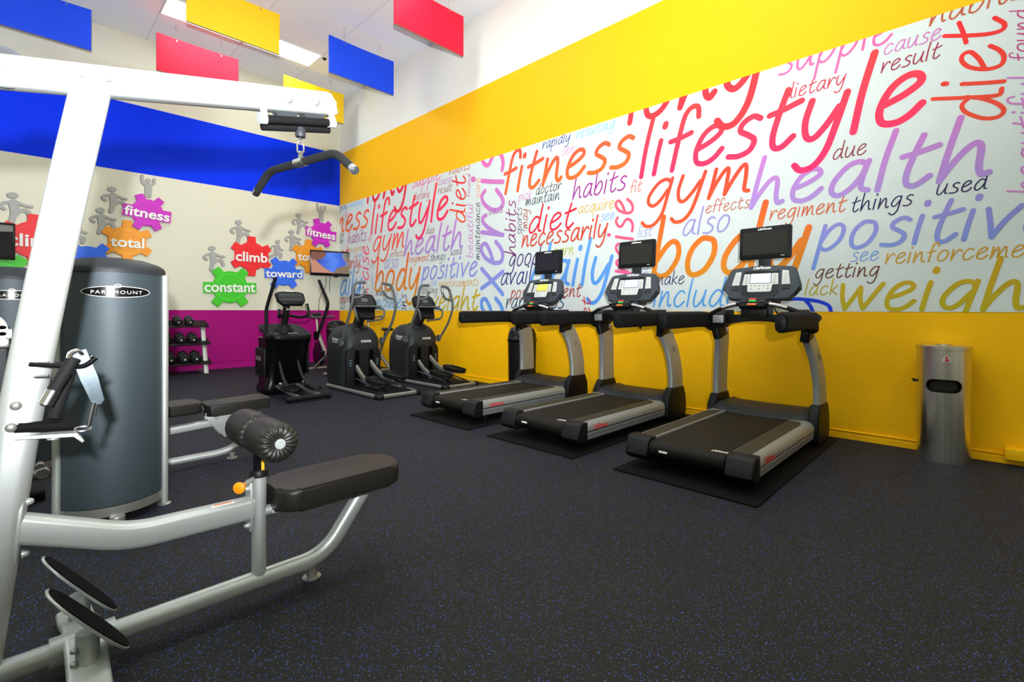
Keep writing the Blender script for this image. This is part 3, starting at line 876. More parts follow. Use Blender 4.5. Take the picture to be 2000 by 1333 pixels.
for sy in (-1, 1):
    yc = YM + sy * 0.135
    mb = MB(); mb.tube([(0.155, yc, 0.05), (0.155, yc, 0.180)], 0.029, 16); mb.build('foot_plate_post', 'silver', lat)
    for dz in (0.10, 0.14): bolt(0.128, dz, yc - 0.012, 0.011, h=0.01, ax=(-1, 0, 0), m='silver_dark')
    # pedal plate: steel tray with a dark grip face, tilted towards the seat
    d = V(0.187, 0, -0.245).normalized(); nrm = V(0.245, 0, 0.187).normalized(); cen = V(0.158, yc, 0.212)
    pl = [(x, y) for x, y in superell(0.156, 0.066, 36, 2.5)]
    mb = MB(); mb.prism(pl, cen - nrm * 0.004, d, (0, 1, 0), nrm * 0.007, 0.002); fp = mb.build('foot_plate', 'silver', lat)
    mb = MB(); mb.prism([(x * .965, y * .94) for x, y in pl], cen + nrm * 0.003, d, (0, 1, 0), nrm * 0.003); mb.build('grip_face', 'rubber', fp)
# seat post, thigh rollers
mb = MB(); mb.tube([(0.681, YM, 0.10), (0.681, YM, 0.497)], 0.027, 20); mb.build('seat_post', 'silver', lat)
mb = MB(); mb.lathe([(0.034, 0), (0.034, 0.02), (0.03, 0.026)], (0.681, YM, 0.49), n=20); mb.build('post_collar', 'black', lat)
mb = MB(); mb.sweep([(0.681, YM, 0.49), (0.681, YM, 0.69)], circle(0.021, 16)); mb.mat(1).box((0.688, YM - 0.0205, 0.58), (0.011, 0.003, 0.15))
mb.build('height_post', ['black_gloss', 'yellow_tape'], lat)
mb = MB(); mb.tube([(0.66, YM - 0.01, 0.488), (0.607, YM - 0.06, 0.486)], 0.009, 12); mb.build('plunger', 'silver', lat)
mb = MB(); mb.lathe([(0.010, 0), (0.011, 0.018), (0.021, 0.024), (0.022, 0.032), (0.014, 0.037)], (0.607, YM - 0.06, 0.486), (-0.72, -0.68, 0.0), 18); mb.build('plunger_knob', 'orange', lat)
zr = 0.657
mb = MB(); mb.tube([(0.683, YM - 0.2, zr), (0.683, YM + 0.2, zr)], 0.012, 12); mb.build('roller_axle', 'steel', lat)
mb = MB(); mb.box((0.683, YM, zr + 0.004), (0.055, 0.05, 0.06), 0.008); mb.build('roller_bracket', 'black', lat)
for sy in (-1, 1):
    mb = MB(); n = 72; rings = []
    for r, h, amp in ((0.02, 0.208, 0), (0.032, 0.213, .003), (0.048, 0.215, .005), (0.062, 0.208, .004), (0.071, 0.196, .001), (0.073, 0.18, 0), (0.0735, 0.11, 0), (0.073, 0.04, 0), (0.070, 0.026, .001), (0.058, 0.018, .004), (0.035, 0.012, .003), (0.02, 0.012, 0)):
        rings.append([V(0.683 + (r + (amp * .3 if i % 4 < 2 else 0)) * math.cos(2 * PI * i / n), YM + sy * (h + (amp if i % 4 < 2 else -amp)), zr + r * math.sin(2 * PI * i / n)) for i in range(n)])
    mb.rings(rings); rp = mb.build('thigh_roller', 'pad', lat, smooth=70)
    mb = MB(); mb.disc((0.683, YM + sy * 0.212, zr), (0, sy, 0), 0.019, 0.008, 20, 0.002); mb.build('end_cap', 'silver', rp)
# seat
mb = MB(); mb.prism(rrect(0.55, 0.265, 0.075, 8), (0.998, YM, 0.350), (1, 0, 0), (0, 1, 0), (0, 0, 0.092), 0.02, 4)
mb.build('seat', 'pad', lat)
mb = MB(); mb.tube([(0.69, YM, 0.345), (0.80, YM, 0.345)], 0.02, 14); mb.box((0.92, YM, 0.343), (0.4, 0.07, 0.014), 0.003); mb.box((1.172, YM, 0.345), (0.10, 0.09, 0.012), 0.003)
mb.build('seat_bracket', 'silver', lat)
# handle hooks and the low pulley on the post
mb = MB(); mb.tube([(0.03, YM - 0.035, 0.987), (0.15, YM - 0.07, 0.972), (0.178, YM - 0.075, 1.0)], 0.0075, 10, 0.02)
mb.build('handle_hook', 'black_gloss', lat)
mb = MB(); mb.tube([(0.03, YM, 0.987), (0.15, YM + 0.03, 0.972), (0.178, YM + 0.03, 1.0)], 0.0075, 10, 0.02)
mb.build('handle_hook', 'black_gloss', lat)
for z in (0.988, 0.948):
    mb = MB(); mb.tube([(0.03, YM - 0.03, z), (0.072, YM - 0.04, z)], 0.006, 8); mb.build('hook_pin', 'steel', lat)
mb = MB()
mb.prism([(0, 0), (0.135, -0.012), (0.153, -0.04), (0.147, -0.045), (0.128, -0.021), (0, -0.009)], (0.0, YM - 0.05, 0.778), (1, 0, 0), (0, 0, 1), (0, 0.08, 0), 0.001)
mb.disc((0.083, YM - 0.02, 0.752), (0, 0, 1), 0.016, 0.008, 14)
mb.build('low_pulley_plate', 'silver', lat)
for dy in (-0.03, 0.03):
    mb = MB(); mb.tube([(-0.01, YM + dy, 0.803), (0.138, YM + dy, 0.788)], 0.0165, 14); mb.build('rubber_roller', 'rubber', lat)

# pulldown bar hanging from the cable
bar = thing('pulldown_bar', 'short black pulldown bar hanging from the end of the white beam', 'bar', (0.827, YM, 1.765))
d = V(0.183, -0.983, 0)
cb = V(0.841, YM, 1.774)
pts = [cb - d * 0.342 + V(0, 0, -0.078), cb - d * 0.236 + V(0, 0, 0.0), cb - d * 0.02, cb + d * 0.02, cb + d * 0.236, cb + d * 0.345 + V(0, 0, -0.083)]
mb = MB(); mb.tube(pts, 0.0165, 16, 0.045); mb.build('grip_tube', 'grip', bar)
for a, b in ((pts[0], pts[1]), (pts[-1], pts[-2])):
    t = (b - a).normalized()
    mb = MB(); mb.tube([a - t * 0.012, a + t * 0.012], 0.0172, 16); ec = mb.build('end_ring', 'steel', bar)
    mb = MB(); mb.disc(a - t * 0.012, -t, 0.0155, 0.006, 16, 0.002); mb.build('end_plug', 'charcoal', ec)
mb = MB(); mb.tube([cb - d * 0.03, cb + d * 0.03], 0.0195, 16); mb.prism([(-.016, .0), (.016, 0), (.010, .048), (-.010, .048)], cb + V(-0.003, 0, 0), d, (0, 0, 1), (0.006, 0, 0), 0.001)
mb.build('clamp', 'steel', bar)
def link(c, rx, rz, wire, ux):
    path = [Vector(c) + Vector(ux) * (rx * math.cos(a)) + V(0, 0, rz * math.sin(a) + (0.010 if math.sin(a) > 0 else -0.010)) for a in [2 * PI * k / 18 for k in range(18)]]
    b = MB(); b.tube(path, wire, 8, closed=True); return b.build('chain_link', 'steel', bar)
link(cb + V(0, 0, 0.063), 0.013, 0.016, 0.0038, (0.9, -0.43, 0))
mb = MB(); mb.tube([cb + V(0, 0, 0.088), cb + V(0, 0, 0.112)], 0.0035, 8); mb.lathe([(0.0195, 0), (0.021, 0.004), (0.0205, 0.035), (0.016, 0.041), (0.012, 0.043)], cb + V(0, 0, 0.107), n=20)
mb.build('cable_stop', 'charcoal', bar)

# handles hung on the post
h1 = thing('rowing_attachment', 'black grip of a row handle with a galvanised strap hanging on the silver post', 'handle', (0.12, YM - 0.08, 0.86))
mb = MB(); mb.tube([(0.126, YM - 0.09, 1.004), (0.076, YM - 0.10, 0.903)], 0.0165, 16); mb.build('grip', 'grip', h1)
mb = MB(); mb.tube([(0.080, YM - 0.10, 0.911), (0.062, YM - 0.103, 0.872)], 0.0168, 16); mb.build('chrome_end', 'steel', h1)
mb = MB(); mb.prism([(-.022, 0), (.018, 0.004), (.022, -.09), (.018, -.168), (.006, -.178), (-.014, -.172), (-.020, -.09)], (0.139, YM - 0.062, 1.02), (0.97, 0, 0.24), (-0.26, 0, 0.965), (0, 0.004, 0), 0.001)
mb.build('strap_plate', 'galv', h1)
mb = MB(); mb.tube([(0.112, YM - 0.10, 1.004), (0.116, YM - 0.098, 1.022), (0.135, YM - 0.08, 1.026), (0.146, YM - 0.062, 1.012)], 0.006, 8, 0.01); mb.build('strap_bend', 'steel', h1)
mb = MB(); mb.tube([(0.175, YM - 0.062, 0.858), (0.161, YM - 0.06, 0.782)], 0.006, 8); mb.tube([(0.182, YM - 0.062, 0.85), (0.178, YM - 0.06, 0.815)], 0.003, 6)
mb.tube([(0.161 - 0.013 + 0.020 * math.cos(a), YM - 0.06 + 0.012 * math.sin(a), 0.779 + 0.005 * math.sin(a)) for a in [2 * PI * k / 14 for k in range(14)]], 0.003, 6, closed=True)
mb.build('snap_hook', 'steel', h1)
h2 = thing('rowing_attachment', 'second black grip hanging behind the galvanised strap handle on the silver post', 'handle', (0.1, YM, 0.87))
mb = MB(); mb.tube([(0.118, YM - 0.04, 0.955), (0.083, YM - 0.035, 0.82)], 0.0165, 16); mb.build('grip', 'grip', h2)
mb = MB(); mb.tube([(0.121, YM - 0.04, 0.968), (0.117, YM - 0.04, 0.952)], 0.017, 14); mb.build('chrome_end', 'steel', h2)

# ------------------------------------------------------------------ weight stack towers
def tower(x, y, hw, label):
    t = thing('weight_tower', label, 'weight stack', (x, y, 0), 'graphite weight stack towers')
    sag = 0.135; R = (hw * hw + sag * sag) / (2 * sag); a0 = math.asin(hw / R); yc = y - sag + R
    def plan(k=1.0, n=24):
        pts = [V(x + k * R * math.sin(a), yc - k * R * math.cos(a) + (k - 1) * (R - sag), 0) for a in [-a0 + 2 * a0 * i / n for i in range(n + 1)]]
        back = [V(x + k * hw, y + 0.2, 0), V(x + k * hw * .8, y + 0.28, 0), V(x - k * hw * .8, y + 0.28, 0), V(x - k * hw, y + 0.2, 0)]
        return pts + back
    def ring(k, z): return [p + V(0, 0, z) for p in plan(k)]
    mb = MB(); mb.rings([ring(1, 0.10), ring(1, 1.36)]); mb.build('shroud', 'drum', t, smooth=50)
    mb = MB()
    cx = V(x, y + 0.05, 0)
    def ring2(k, z): return [cx + (p - cx) * k + V(0, 0, z) for p in plan(1.0)]
    mb.rings([ring2(1.0, 1.352), ring2(1.045, 1.352), ring2(1.05, 1.372), ring2(1.02, 1.388), ring2(.9, 1.408), ring2(.6, 1.432), ring2(.25, 1.442)])
    mb.build('lid', 'charcoal', t, smooth=40)
    for sx in (-1, 1):
        px = x + sx * (hw + 0.008)
        mb = MB(); mb.tube([(px, y, 0.012), (px, y, 1.352)], 0.019, 16); p = mb.build('post', 'silver', t)
        mb = MB(); mb.lathe([(0.034, 0), (0.036, 0.008), (0.024, 0.014)], (px, y, 0), n=18); mb.build('post_foot', 'silver_dark', p)
    mb = MB()
    fr = [p for p in plan(1.0)[:25]]
    pl = [((p - V(x, y, 0)) * 1.0) for p in fr]
    mb.prism([(p.x, p.y) for p in pl] + [(hw, 0.2), (-hw, 0.2)], (x, y, 0.045), (1, 0, 0), (0, 1, 0), (0, 0, 0.05), 0.004)
    mb.build('base_plate', 'silver_dark', t)
    mb = MB(); mb.prism(superell(0.035, 0.03, 20, 2.4), (x, y - sag - 0.005, 0.0), (1, 0, 0), (0, 1, 0), (0, 0, 0.045), 0.006); mb.build('front_foot', 'silver_dark', t)
    # oval maker's badge wrapped on the shroud
    def warp(o_):
        def f(a, b, z):
            th = a / R
            r = R + 0.001 + o_ + z
            return V(x + r * math.sin(th), yc - r * math.cos(th), zb + b)
        return f
    zb = 1.247
    mb = MB()
    def oval(rx, rz, o_, m):
        w_ = warp(o_); n = 40
        vs = []; fs = []
        for k in range(n + 1):
            a = -rx + 2 * rx * k / n; hh = rz * math.sqrt(max(0, 1 - (a / rx) ** 2))
            vs += [w_(a, -hh, 0), w_(a, hh, 0)]
        fs = [(2 * k, 2 * k + 1, 2 * k + 3, 2 * k + 2) for k in range(n)]
        mb.mat(m).add(vs, fs)
    oval(0.158, 0.031, 0.0, 0); oval(0.153, 0.0275, 0.001, 1)
    mb.mat(0).text('PARAMOUNT', V(0, 0, 0), (1, 0, 0), (0, 0, 1), 0.222, 0.018, bold=0.0, space=1.25, warp=lambda a, b, z: warp(0.002)(a, b - 0.002, z))
    # little swirl on top of the oval
    pts = [(0.012 * math.cos(a) * (1 + 0.25 * math.cos(2 * a)), 0.031 + 0.009 * math.sin(a)) for a in [math.radians(q) for q in range(-60, 280, 20)]]
    vs, fs = ribbon(pts, 0.0022); mb.add([warp(0.003)(v.x, v.y, v.z) for v in vs], fs)
    mb.build('badge', ['silver_text', 'black_gloss'], t)
    return t
tower(0.386, 3.48, 0.225, 'large graphite weight tower with full oval badge behind the pulldown machine')
tower(-0.015, 4.75, 0.225, 'graphite weight tower farther back at the left edge behind the leaning post')

# what shows of the next machine at the left edge
lm = thing('lever_machine', 'silver lever exercise machine partly seen at the left edge behind the leaning post', 'exercise machine', (-0.1, 3.75, 0))
mb = MB(); mb.sweep([(-0.75, 3.72, 1.05), (-0.012, 3.72, 1.02)], rrect(0.05, 0.055, 0.012), up=(0, 0, 1)); mb.build('lever_beam', 'silver', lm)
mb = MB(); mb.box((-0.06, 3.70, 0.975), (0.08, 0.07, 0.05), 0.008); mb.disc((-0.043, 3.664, 0.98), (0, -1, 0), 0.018, 0.004); mb.build('pivot_block', 'silver_dark', lm)
mb = MB(); mb.sweep([(-0.05, 3.76, 0.04), (-0.05, 3.76, 1.04)], rrect(0.06, 0.06, 0.015), up=(0, 1, 0)); mb.build('column', 'charcoal', lm)
mb = MB(); mb.prism([(0.10 * math.cos(a), 0.10 * math.sin(a)) for a in [math.radians(q) for q in range(-30, 181, 10)]] + [(-0.06, -0.03)], (-0.125, 3.68, 1.04), (1, 0, 0), (0, 0, 1), (0, -0.008, 0), 0.001)
dial = mb.build('range_dial', 'white', lm)
mb = MB()
for k, a in enumerate((38, 12, -12)):
    a = math.radians(a)
    mb.mat(0 if k == 0 else 1).prism(superell(0.016, 0.010, 18, 2), (-0.125 + 0.08 * math.cos(a), 3.671, 1.04 + 0.08 * math.sin(a)), (1, 0, 0), (0, 0, 1), (0, -0.006, 0))
mb.build('dial_button', ['orange', 'hole'], dial)
mb = MB(); mb.sweep([(-0.35, 4.1, 0.10), (0.10, 4.05, 0.165)], rrect(0.05, 0.055, 0.02), up=(0, 0, 1)); mb.disc((0.115, 4.03, 0.18), (0, -1, 0), 0.035, 0.05, 20, 0.006); mb.disc((0.105, 4.03, 0.225), (0, -1, 0), 0.022, 0.04, 16, 0.006)
mb.build('foot_lever', 'silver_dark', lm)
mb = MB(); mb.sweep([(-0.6, 4.1, 0.035), (0.13, 4.08, 0.035)], rrect(0.06, 0.06, 0.02), up=(0, 0, 1)); mb.build('base_rail', 'black', lm)

# ------------------------------------------------------------------ flat bench behind the tower
YB = 4.19
be = thing('exercise_bench', 'low silver framed bench with two black pads behind the thigh rollers', 'bench', (0.95, YB, 0))
mb = MB(); mb.sweep(fillet([(0.30, YB, 0.055), (1.16, YB, 0.06), (1.36, YB, 0.19), (1.36, YB, 0.33)], 0.12, 8), rrect(0.05, 0.06, 0.024, 5), up=(0, 1, 0)); mb.build('base_rail', 'silver', be)
mb = MB(); mb.sweep([(0.45, YB, 0.265), (1.06, YB, 0.30)], rrect(0.05, 0.055, 0.01, 3), up=(0, 0, 1)); mb.build('upper_rail', 'silver', be)
mb = MB(); mb.sweep([(0.62, YB, 0.06), (0.62, YB, 0.28)], rrect(0.05, 0.05, 0.015, 3), up=(1, 0, 0)); mb.build('front_post', 'silver', be)
mb = MB(); mb.lathe([(0.036, 0), (0.038, 0.008), (0.02, 0.014), (0.02, 0.04)], (1.18, YB, 0), n=18); mb.build('levelling_foot', 'silver_dark', be)
mb = MB(); mb.lathe([(0.036, 0), (0.038, 0.008), (0.02, 0.014), (0.02, 0.04)], (0.36, YB, 0), n=18); mb.build('levelling_foot', 'silver_dark', be)
mb = MB(); mb.prism(rrect(0.52, 0.26, 0.04, 5), (0.695, YB, 0.40), (1, 0, 0.0), (0, 1, 0), (0, 0, 0.078), 0.016, 3); mb.build('long_pad', 'pad', be)
mb = MB(); mb.prism(rrect(0.43, 0.26, 0.03, 5), (1.205, YB, 0.372), (1, 0, 0.03), (0, 1, 0), (0, 0, 0.082), 0.014, 3); mb.build('end_pad', 'pad', be)
mb = MB()
for sy in (-1, 1):
    mb.prism([(0.985, 0.385), (1.19, 0.385), (1.19, 0.35), (1.16, 0.20), (1.11, 0.19), (1.0, 0.33)], (0, YB + sy * 0.06, 0), (1, 0, 0), (0, 0, 1), (0, 0.006, 0), 0.001)
mb.box((0.72, YB, 0.392), (0.42, 0.08, 0.014), 0.003)
mb.build('hinge_plate', 'silver', be)
for x, z in ((1.055, 0.345), (1.13, 0.235)): bolt(x, z, YB - 0.068, 0.014, be)
mb = MB(); mb.tube([(0.966, YB - 0.05, 0.44), (0.975, YB - 0.05, 0.34)], 0.008, 8); mb.tube([(0.955, YB - 0.13, 0.43), (0.955, YB + 0.13, 0.43)], 0.007, 8); mb.build('adjuster', 'steel', be)

# ------------------------------------------------------------------ treadmills (x forward, y to the left, origin at the rear centre)
def make_treadmill(loc, label):
    t = thing('treadmill', label, 'treadmill', loc, 'treadmills in a row along the mural wall', local=True)
    mb = MB()
    mb.box((0.95, 0, 0.105), (1.62, 0.70, 0.10), 0.01)
    for x in (0.30, 1.70):
        for y in (-0.30, 0.30): mb.lathe([(0.03, 0.0), (0.03, 0.02), (0.02, 0.03), (0.02, 0.07)], (x, y, 0.0), n=14)
    mb.build('deck', 'black', t)
    # running belt round its rear roller
    mb = MB()
    prof = [(1.50, 0.206), (0.08, 0.206)] + [(0.075 + 0.053 * math.cos(a), 0.153 + 0.053 * math.sin(a)) for a in [math.radians(q) for q in range(95, 271, 12)]] + [(0.2, 0.10), (1.50, 0.10)]
    mb.prism(prof, (0, -0.262, 0), (1, 0, 0), (0, 0, 1), (0, 0.524, 0), 0.002)
    bl = mb.build('running_belt', 'belt', t, smooth=30)
    mb = MB(); mb.text('LifeFitness', (0.125, -0.20, 0.2075), (0.15, -1, 0), (1, 0.15, 0), 0.105, 0.042, bold=0.02, shear=0.3); mb.build('belt_print', 'white', bl)
    mb = MB(); mb.box((0.0225, 0.155, 0.150), (0.003, 0.062, 0.014)); mb.build('rear_label', 'white', bl)
    for s in (-1, 1):
        mb = MB()
        sec = [(.268, .19), (.268, .215), (.274, .221), (.385, .221), (.412, .214), (.433, .196), (.442, .172), (.443, .150), (.436, .146), (.436, .138), (.441, .133), (.436, .085), (.425, .070), (.36, .066), (.36, .19)]
        mb.prism(sec, (0.135, 0, 0), (0, s, 0), (0, 0, 1), (1.345, 0, 0), 0.0)
        rl = mb.build('side_rail', 'tread_silver', t, smooth=30)
        mb = MB()
        pl = [(0.16, .278), (0.16, .388), (1.30, .388), (1.36, .375), (1.40, .345), (1.42, .278)]
        mb.prism([(a, s * b) for a, b in pl], (0, 0, 0.2205), (1, 0, 0), (0, 1, 0), (0, 0, 0.0025)); mb.build('foot_rail', 'foot_rail', rl)
        mb = MB(); mb.box((0.80, s * 0.4375, 0.142), (1.30, 0.004, 0.006)); mb.box((0.80, s * 0.435, 0.108), (1.30, 0.007, 0.004)); mb.build('groove', 'black', rl)
        mb = MB()
        mb.prism([(0.0, .105), (0.03, .20), (0.06, .224), (0.145, .224), (0.145, .06), (0.06, .055), (0.02, .075)], (0, s * 0.268, 0), (1, 0, 0), (0, 0, 1), (0, s * 0.178, 0), 0.012, 3)
        cp = mb.build('end_cap', 'black', t)
        mb = MB(); mb.box((0.075, s * 0.4462, 0.135), (0.12, 0.002, 0.003)); mb.build('seam_line', 'charcoal', cp)
        if s < 0:
            mb = MB(); mb.text('LifeFitness', (0.33, -0.4445, 0.172), (1, 0, 0), (0, 0.35, 1), 0.20, 0.042, bold=0.02, shear=0.3); mb.build('maker_print', 'red', rl)
            mb = MB(); mb.text('FlexDeck Shock Absorption System', (1.22, -0.4425, 0.178), (1, 0, 0), (0, 0.3, 1), 0.30, 0.014, bold=0.0); mb.build('small_print', 'grey_badge', rl)
        # lower boot, curved upright, upper boot
        mb = MB()
        mb.prism([(1.50, .06), (1.515, .25), (1.59, .345), (1.86, .345), (1.91, .24), (1.92, .08), (1.88, .01), (1.56, .01)], (0, s * 0.385, 0), (1, 0, 0), (0, 0, 1), (0, s * 0.082, 0), 0.018, 3)
        mb.build('upright_boot', 'black', t)
        mb = MB()
        path = smooth_path([(1.74, s * .428, .325), (1.735, s * .424, .50), (1.705, s * .405, .70), (1.655, s * .378, .85), (1.60, s * .362, .935)], 5)
        mb.sweep(path, rrect(0.058, 0.235, 0.022, 4), up=(1, 0, 0.05), scales=[(1.0, 1.08 - 0.14 * i / (len(path) - 1)) for i in range(len(path))])
        up = mb.build('upright', 'tread_silver', t)
        if s < 0:
            em = MB(); c_ = V(1.69, -.434, .745)
            em.tube([c_ + V(0.024 * math.cos(a), 0.006 * math.sin(a), 0.03 * math.sin(a)) for a in [2 * PI * k / 24 for k in range(24)]], 0.003, 6, closed=True)
            em.text('Lf', c_ + V(0, -0.001, 0), (1, 0, 0), (0, 0.2, 1), 0.024, 0.034, bold=0.01, shear=0.2)
            em.build('emblem', 'grey_badge', up)
        else:
            em = MB()
            for dx in (-0.035, 0.02): em.disc((1.63 + dx, .338, .885), (0, -1, 0), 0.009, 0.004, 12)
            em.build('screw', 'steel', up)
        mb = MB()
        path = fillet([(1.585, s * .362, .90), (1.555, s * .385, 1.02), (1.48, s * .43, 1.065)], 0.06, 5)
        mb.sweep(path, rrect(0.085, 0.20, 0.03, 4), up=(1, 0, 0.2), scales=[(0.85 + 0.15 * i / (len(path) - 1), 1.0 - 0.22 * i / (len(path) - 1)) for i in range(len(path))])
        mb.build('upper_boot', 'black', t)
        mb = MB()
        path = fillet([(0.575, s * .44, 1.058), (0.60, s * .44, 1.06), (1.30, s * .44, 1.066), (1.45, s * .437, 1.058), (1.53, s * .42, 1.02)], 0.08, 5)
        n_ = len(path)
        mb.sweep(path, rrect(0.086, 0.145, 0.040, 5), up=(0, 0, 1), scales=[(0.80, 0.86) if i == 0 else (1, 1) for i in range(n_)])
        hr = mb.build('handrail', 'grip', t, smooth=45)
        mb = MB(); mb.prism([(a * .72, b * .75) for a, b in rrect(0.086, 0.145, 0.040, 5)], (0.570, s * .44, 1.057), (0, 1, 0), (0, 0, 1), (0.012, 0, 0), 0.004); mb.build('rail_cap', 'black', hr)
        # tray pods beside the console
        mb = MB()
        mb.prism([(1.40, 1.03), (1.66, 1.03), (1.64, 1.155), (1.46, 1.15), (1.40, 1.11)], (0, s * .255, 0), (1, 0, 0), (0, 0, 1), (0, s * 0.12, 0), 0.012)
        tp = mb.build('tray', 'black', t)
        mb = MB(); mb.box((1.398, s * .315, 1.068), (.010, .096, .072), .003); mb.build('tray_front', 'tread_silver', tp)
    mb = MB()
    N = 16
    hood = []
    for k, (x, zt, w_) in enumerate(((1.455, .212, .36), (1.50, .248, .40), (1.56, .268, .415), (1.75, .28, .415), (1.90, .27, .40), (1.99, .20, .36), (2.0, .10, .34))):
        hood.append([V(x, -w_, .10), V(x, -w_, zt - .02), V(x, -w_ + .05, zt + .012), V(x, -w_ + .11, zt), V(x, -.1, zt - .004), V(x, .1, zt - .004), V(x, w_ - .11, zt), V(x, w_ - .05, zt + .012), V(x, w_, zt - .02), V(x, w_, .10)])
    mb.rings(hood); mb.build('motor_cover', 'charcoal', t, smooth=45)
    mb = MB()
    arch = [(-.39, 1.11), (.39, 1.11), (.39, .965)] + [(.36 * math.cos(a), .955 + .095 * math.sin(a)) for a in [math.radians(q) for q in range(12, 169, 13)]] + [(-.39, .965)]
    mb.prism(arch, (1.50, 0, 0), (0, 1, 0), (0, 0, 1), (0.13, 0, 0), 0.012)
    mb.build('crossbar', 'black', t)
    # curved pulse bar with its steel sensors
    arc = [(1.40 - 0.05 * (1 - (q / 9) ** 2), 0.40 * q / 9, 1.105 + 0.105 * (1 - abs(q / 9) ** 2.2)) for q in range(-9, 10)]
    for a0_, b0_, a, b in ((0, 7, 3, 6), (11, 18, 12, 15)):
        mb = MB(); mb.sweep(arc[a0_:b0_ + 1], circle(0.019, 12)); pb = mb.build('pulse_bar', 'black', t)
        mb = MB(); mb.sweep(arc[a:b + 1], circle(0.0205, 12)); mb.build('pulse_sensor', 'steel', pb)
    mb = MB(); mb.box((1.375, 0, 1.205), (0.06, 0.235, 0.095), 0.02, Matrix.Rotation(0.62, 4, 'Y')); mb.box((1.42, 0, 1.13), (0.10, 0.22, 0.10), 0.02)
    kp = mb.build('keypad', 'black', t)
    fr = Matrix.Translation((1.350, 0, 1.223)) @ Matrix.Rotation(0.62, 4, 'Y')
    for (y, z, sy, sz, m_) in ((0.0, .025, .06, .012, 'btn_red'), (0.0, .006, .06, .014, 'btn_green'), (0.0, -.032, .072, .016, 'btn_orange'), (.075, .004, .045, .03, 'charcoal'), (-.075, .004, .045, .03, 'charcoal')):
        mb = MB(); mb.T = fr; mb.box((-0.004, y, z), (0.012, sy, sz), 0.003); mb.build('key', m_, kp)
    # console: six-sided face leaning forward
    tl = math.radians(20)
    n_ = V(-math.cos(tl), 0, math.sin(tl)); up = V(math.sin(tl), 0, math.cos(tl)); rt = V(0, -1, 0)
    oc = V(1.555, 0, 1.405)
    out = [(-.262, -.155), (-.272, -.098), (-.325, -.062), (-.322, -0.02), (-.275, .125), (-.25, .145), (0, .168), (.25, .145), (.275, .125), (.322, -0.02), (.325, -.062), (.272, -.098), (.262, -.155), (.22, -.165), (-.22, -.165)]
    mb = MB(); mb.prism(out, oc, rt, up, -n_ * 0.07, 0.014, 3)
    mb.box(oc - n_ * 0.09 + V(0, 0, -.06), (0.09, 0.30, 0.22), 0.02, Matrix.Rotation(tl, 4, 'Y'))
    mb.box((1.56, 0, 1.17), (0.07, 0.20, 0.16), 0.012)
    co = mb.build('console', 'console_grey', t)
    def face(name, poly, m_, lift=0.002, th=0.004):
        b = MB(); b.prism(poly, oc + n_ * lift, rt, up, n_ * th, 0.001); return b.build(name, m_, co)
    face('face_frame', [(-.165, -.10), (-.15, .112), (.15, .112), (.165, -.10), (.13, -.145), (-.13, -.145)], 'charcoal', 0.0, 0.003)
    face('readout_strip', [(-.14, .082), (-.138, .108), (.138, .108), (.14, .082)], 'black_gloss', 0.003)
    lc = face('lcd_screen', [(-.085, -.012), (-.083, .078), (.083, .078), (.085, -.012)], 'lcd_white', 0.003)
    for sgn in (-1, 1):
        face('key_panel', [(sgn * a, b) for a, b in ((.09, -.03), (.09, .078), (.142, .078), (.152, -.03))], 'btn_grey', 0.003)
        face('side_key_panel', [(sgn * a, b) for a, b in ((.178, -.03), (.172, .105), (.222, .10), (.245, -.03))], 'btn_grey', 0.001)
        face('side_recess', [(sgn * a, b) for a, b in ((.179, -.085), (.178, -.035), (.246, -.035), (.25, -.075))], 'charcoal', 0.001)
        b = MB()
        for q in range(4): b.box(oc + n_ * 0.0075 + rt * (sgn * .118) + up * (.055 - .022 * q), (0.002, 0.02, 0.006), 0, Matrix.Rotation(tl, 4, 'Y'))
        b.build('key_print', 'grey_badge', co)
        b = MB()
        for q in range(5): b.box(oc + n_ * 0.0055 + rt * (sgn * .205) + up * (.075 - .02 * q), (0.002, 0.03, 0.003), 0, Matrix.Rotation(tl, 4, 'Y'))
        b.build('key_print', 'grey_badge', co)
    face('number_pad', [(-.10, -.09), (-.105, -.02), (.105, -.02), (.10, -.09), (.09, -.10), (-.09, -.10)], 'btn_grey', 0.005)
    b = MB()
    for q in range(5):
        for z in (-.042, -.072):
            if z > -.06 or q in (0, 2, 4): b.box(oc + n_ * 0.0098 + rt * (-.07 + .035 * q) + up * z, (0.002, 0.012, 0.009), 0, Matrix.Rotation(tl, 4, 'Y'))
    b.build('key_print', 'grey_badge', co)
    b = MB(); b.text('LifeFitness', oc + n_ * 0.002 + up * .138, rt, up, 0.15, 0.026, bold=0.03, shear=0.3); b.build('maker_print', 'white', co)
    # television on its bracket
    mb = MB(); mb.box((1.68, 0, 1.60), (0.035, 0.10, 0.16), 0.006); mb.box((1.70, 0, 1.50), (0.03, 0.06, 0.22), 0.004); mb.build('tv_bracket', 'charcoal', t)
    tv = MB(); tl2 = math.radians(4)
    n2 = V(-math.cos(tl2), 0, math.sin(tl2)); u2 = V(math.sin(tl2), 0, math.cos(tl2)); o2 = V(1.665, 0, 1.772)
    tv.prism(rrect(0.438, 0.300, 0.016, 4), o2, rt, u2, -n2 * 0.045, 0.008)
    tv.prism(rrect(0.30, 0.18, 0.02, 3), o2 - n2 * 0.045, rt, u2, -n2 * 0.025, 0.008)
    ts = tv.build('television', 'black', t)
    mb = MB(); mb.prism([(-.19, -.108), (.19, -.108), (.19, .102), (-.19, .102)], o2 + n2 * 0.0005, rt, u2, n2 * 0.001); mb.build('screen', 'screen_off', ts)
    mb = MB(); mb.text('LifeFitness', o2 + n2 * 0.001 + u2 * .127, rt, u2, 0.12, 0.020, bold=0.03, shear=0.3); mb.build('maker_print', 'white', ts)
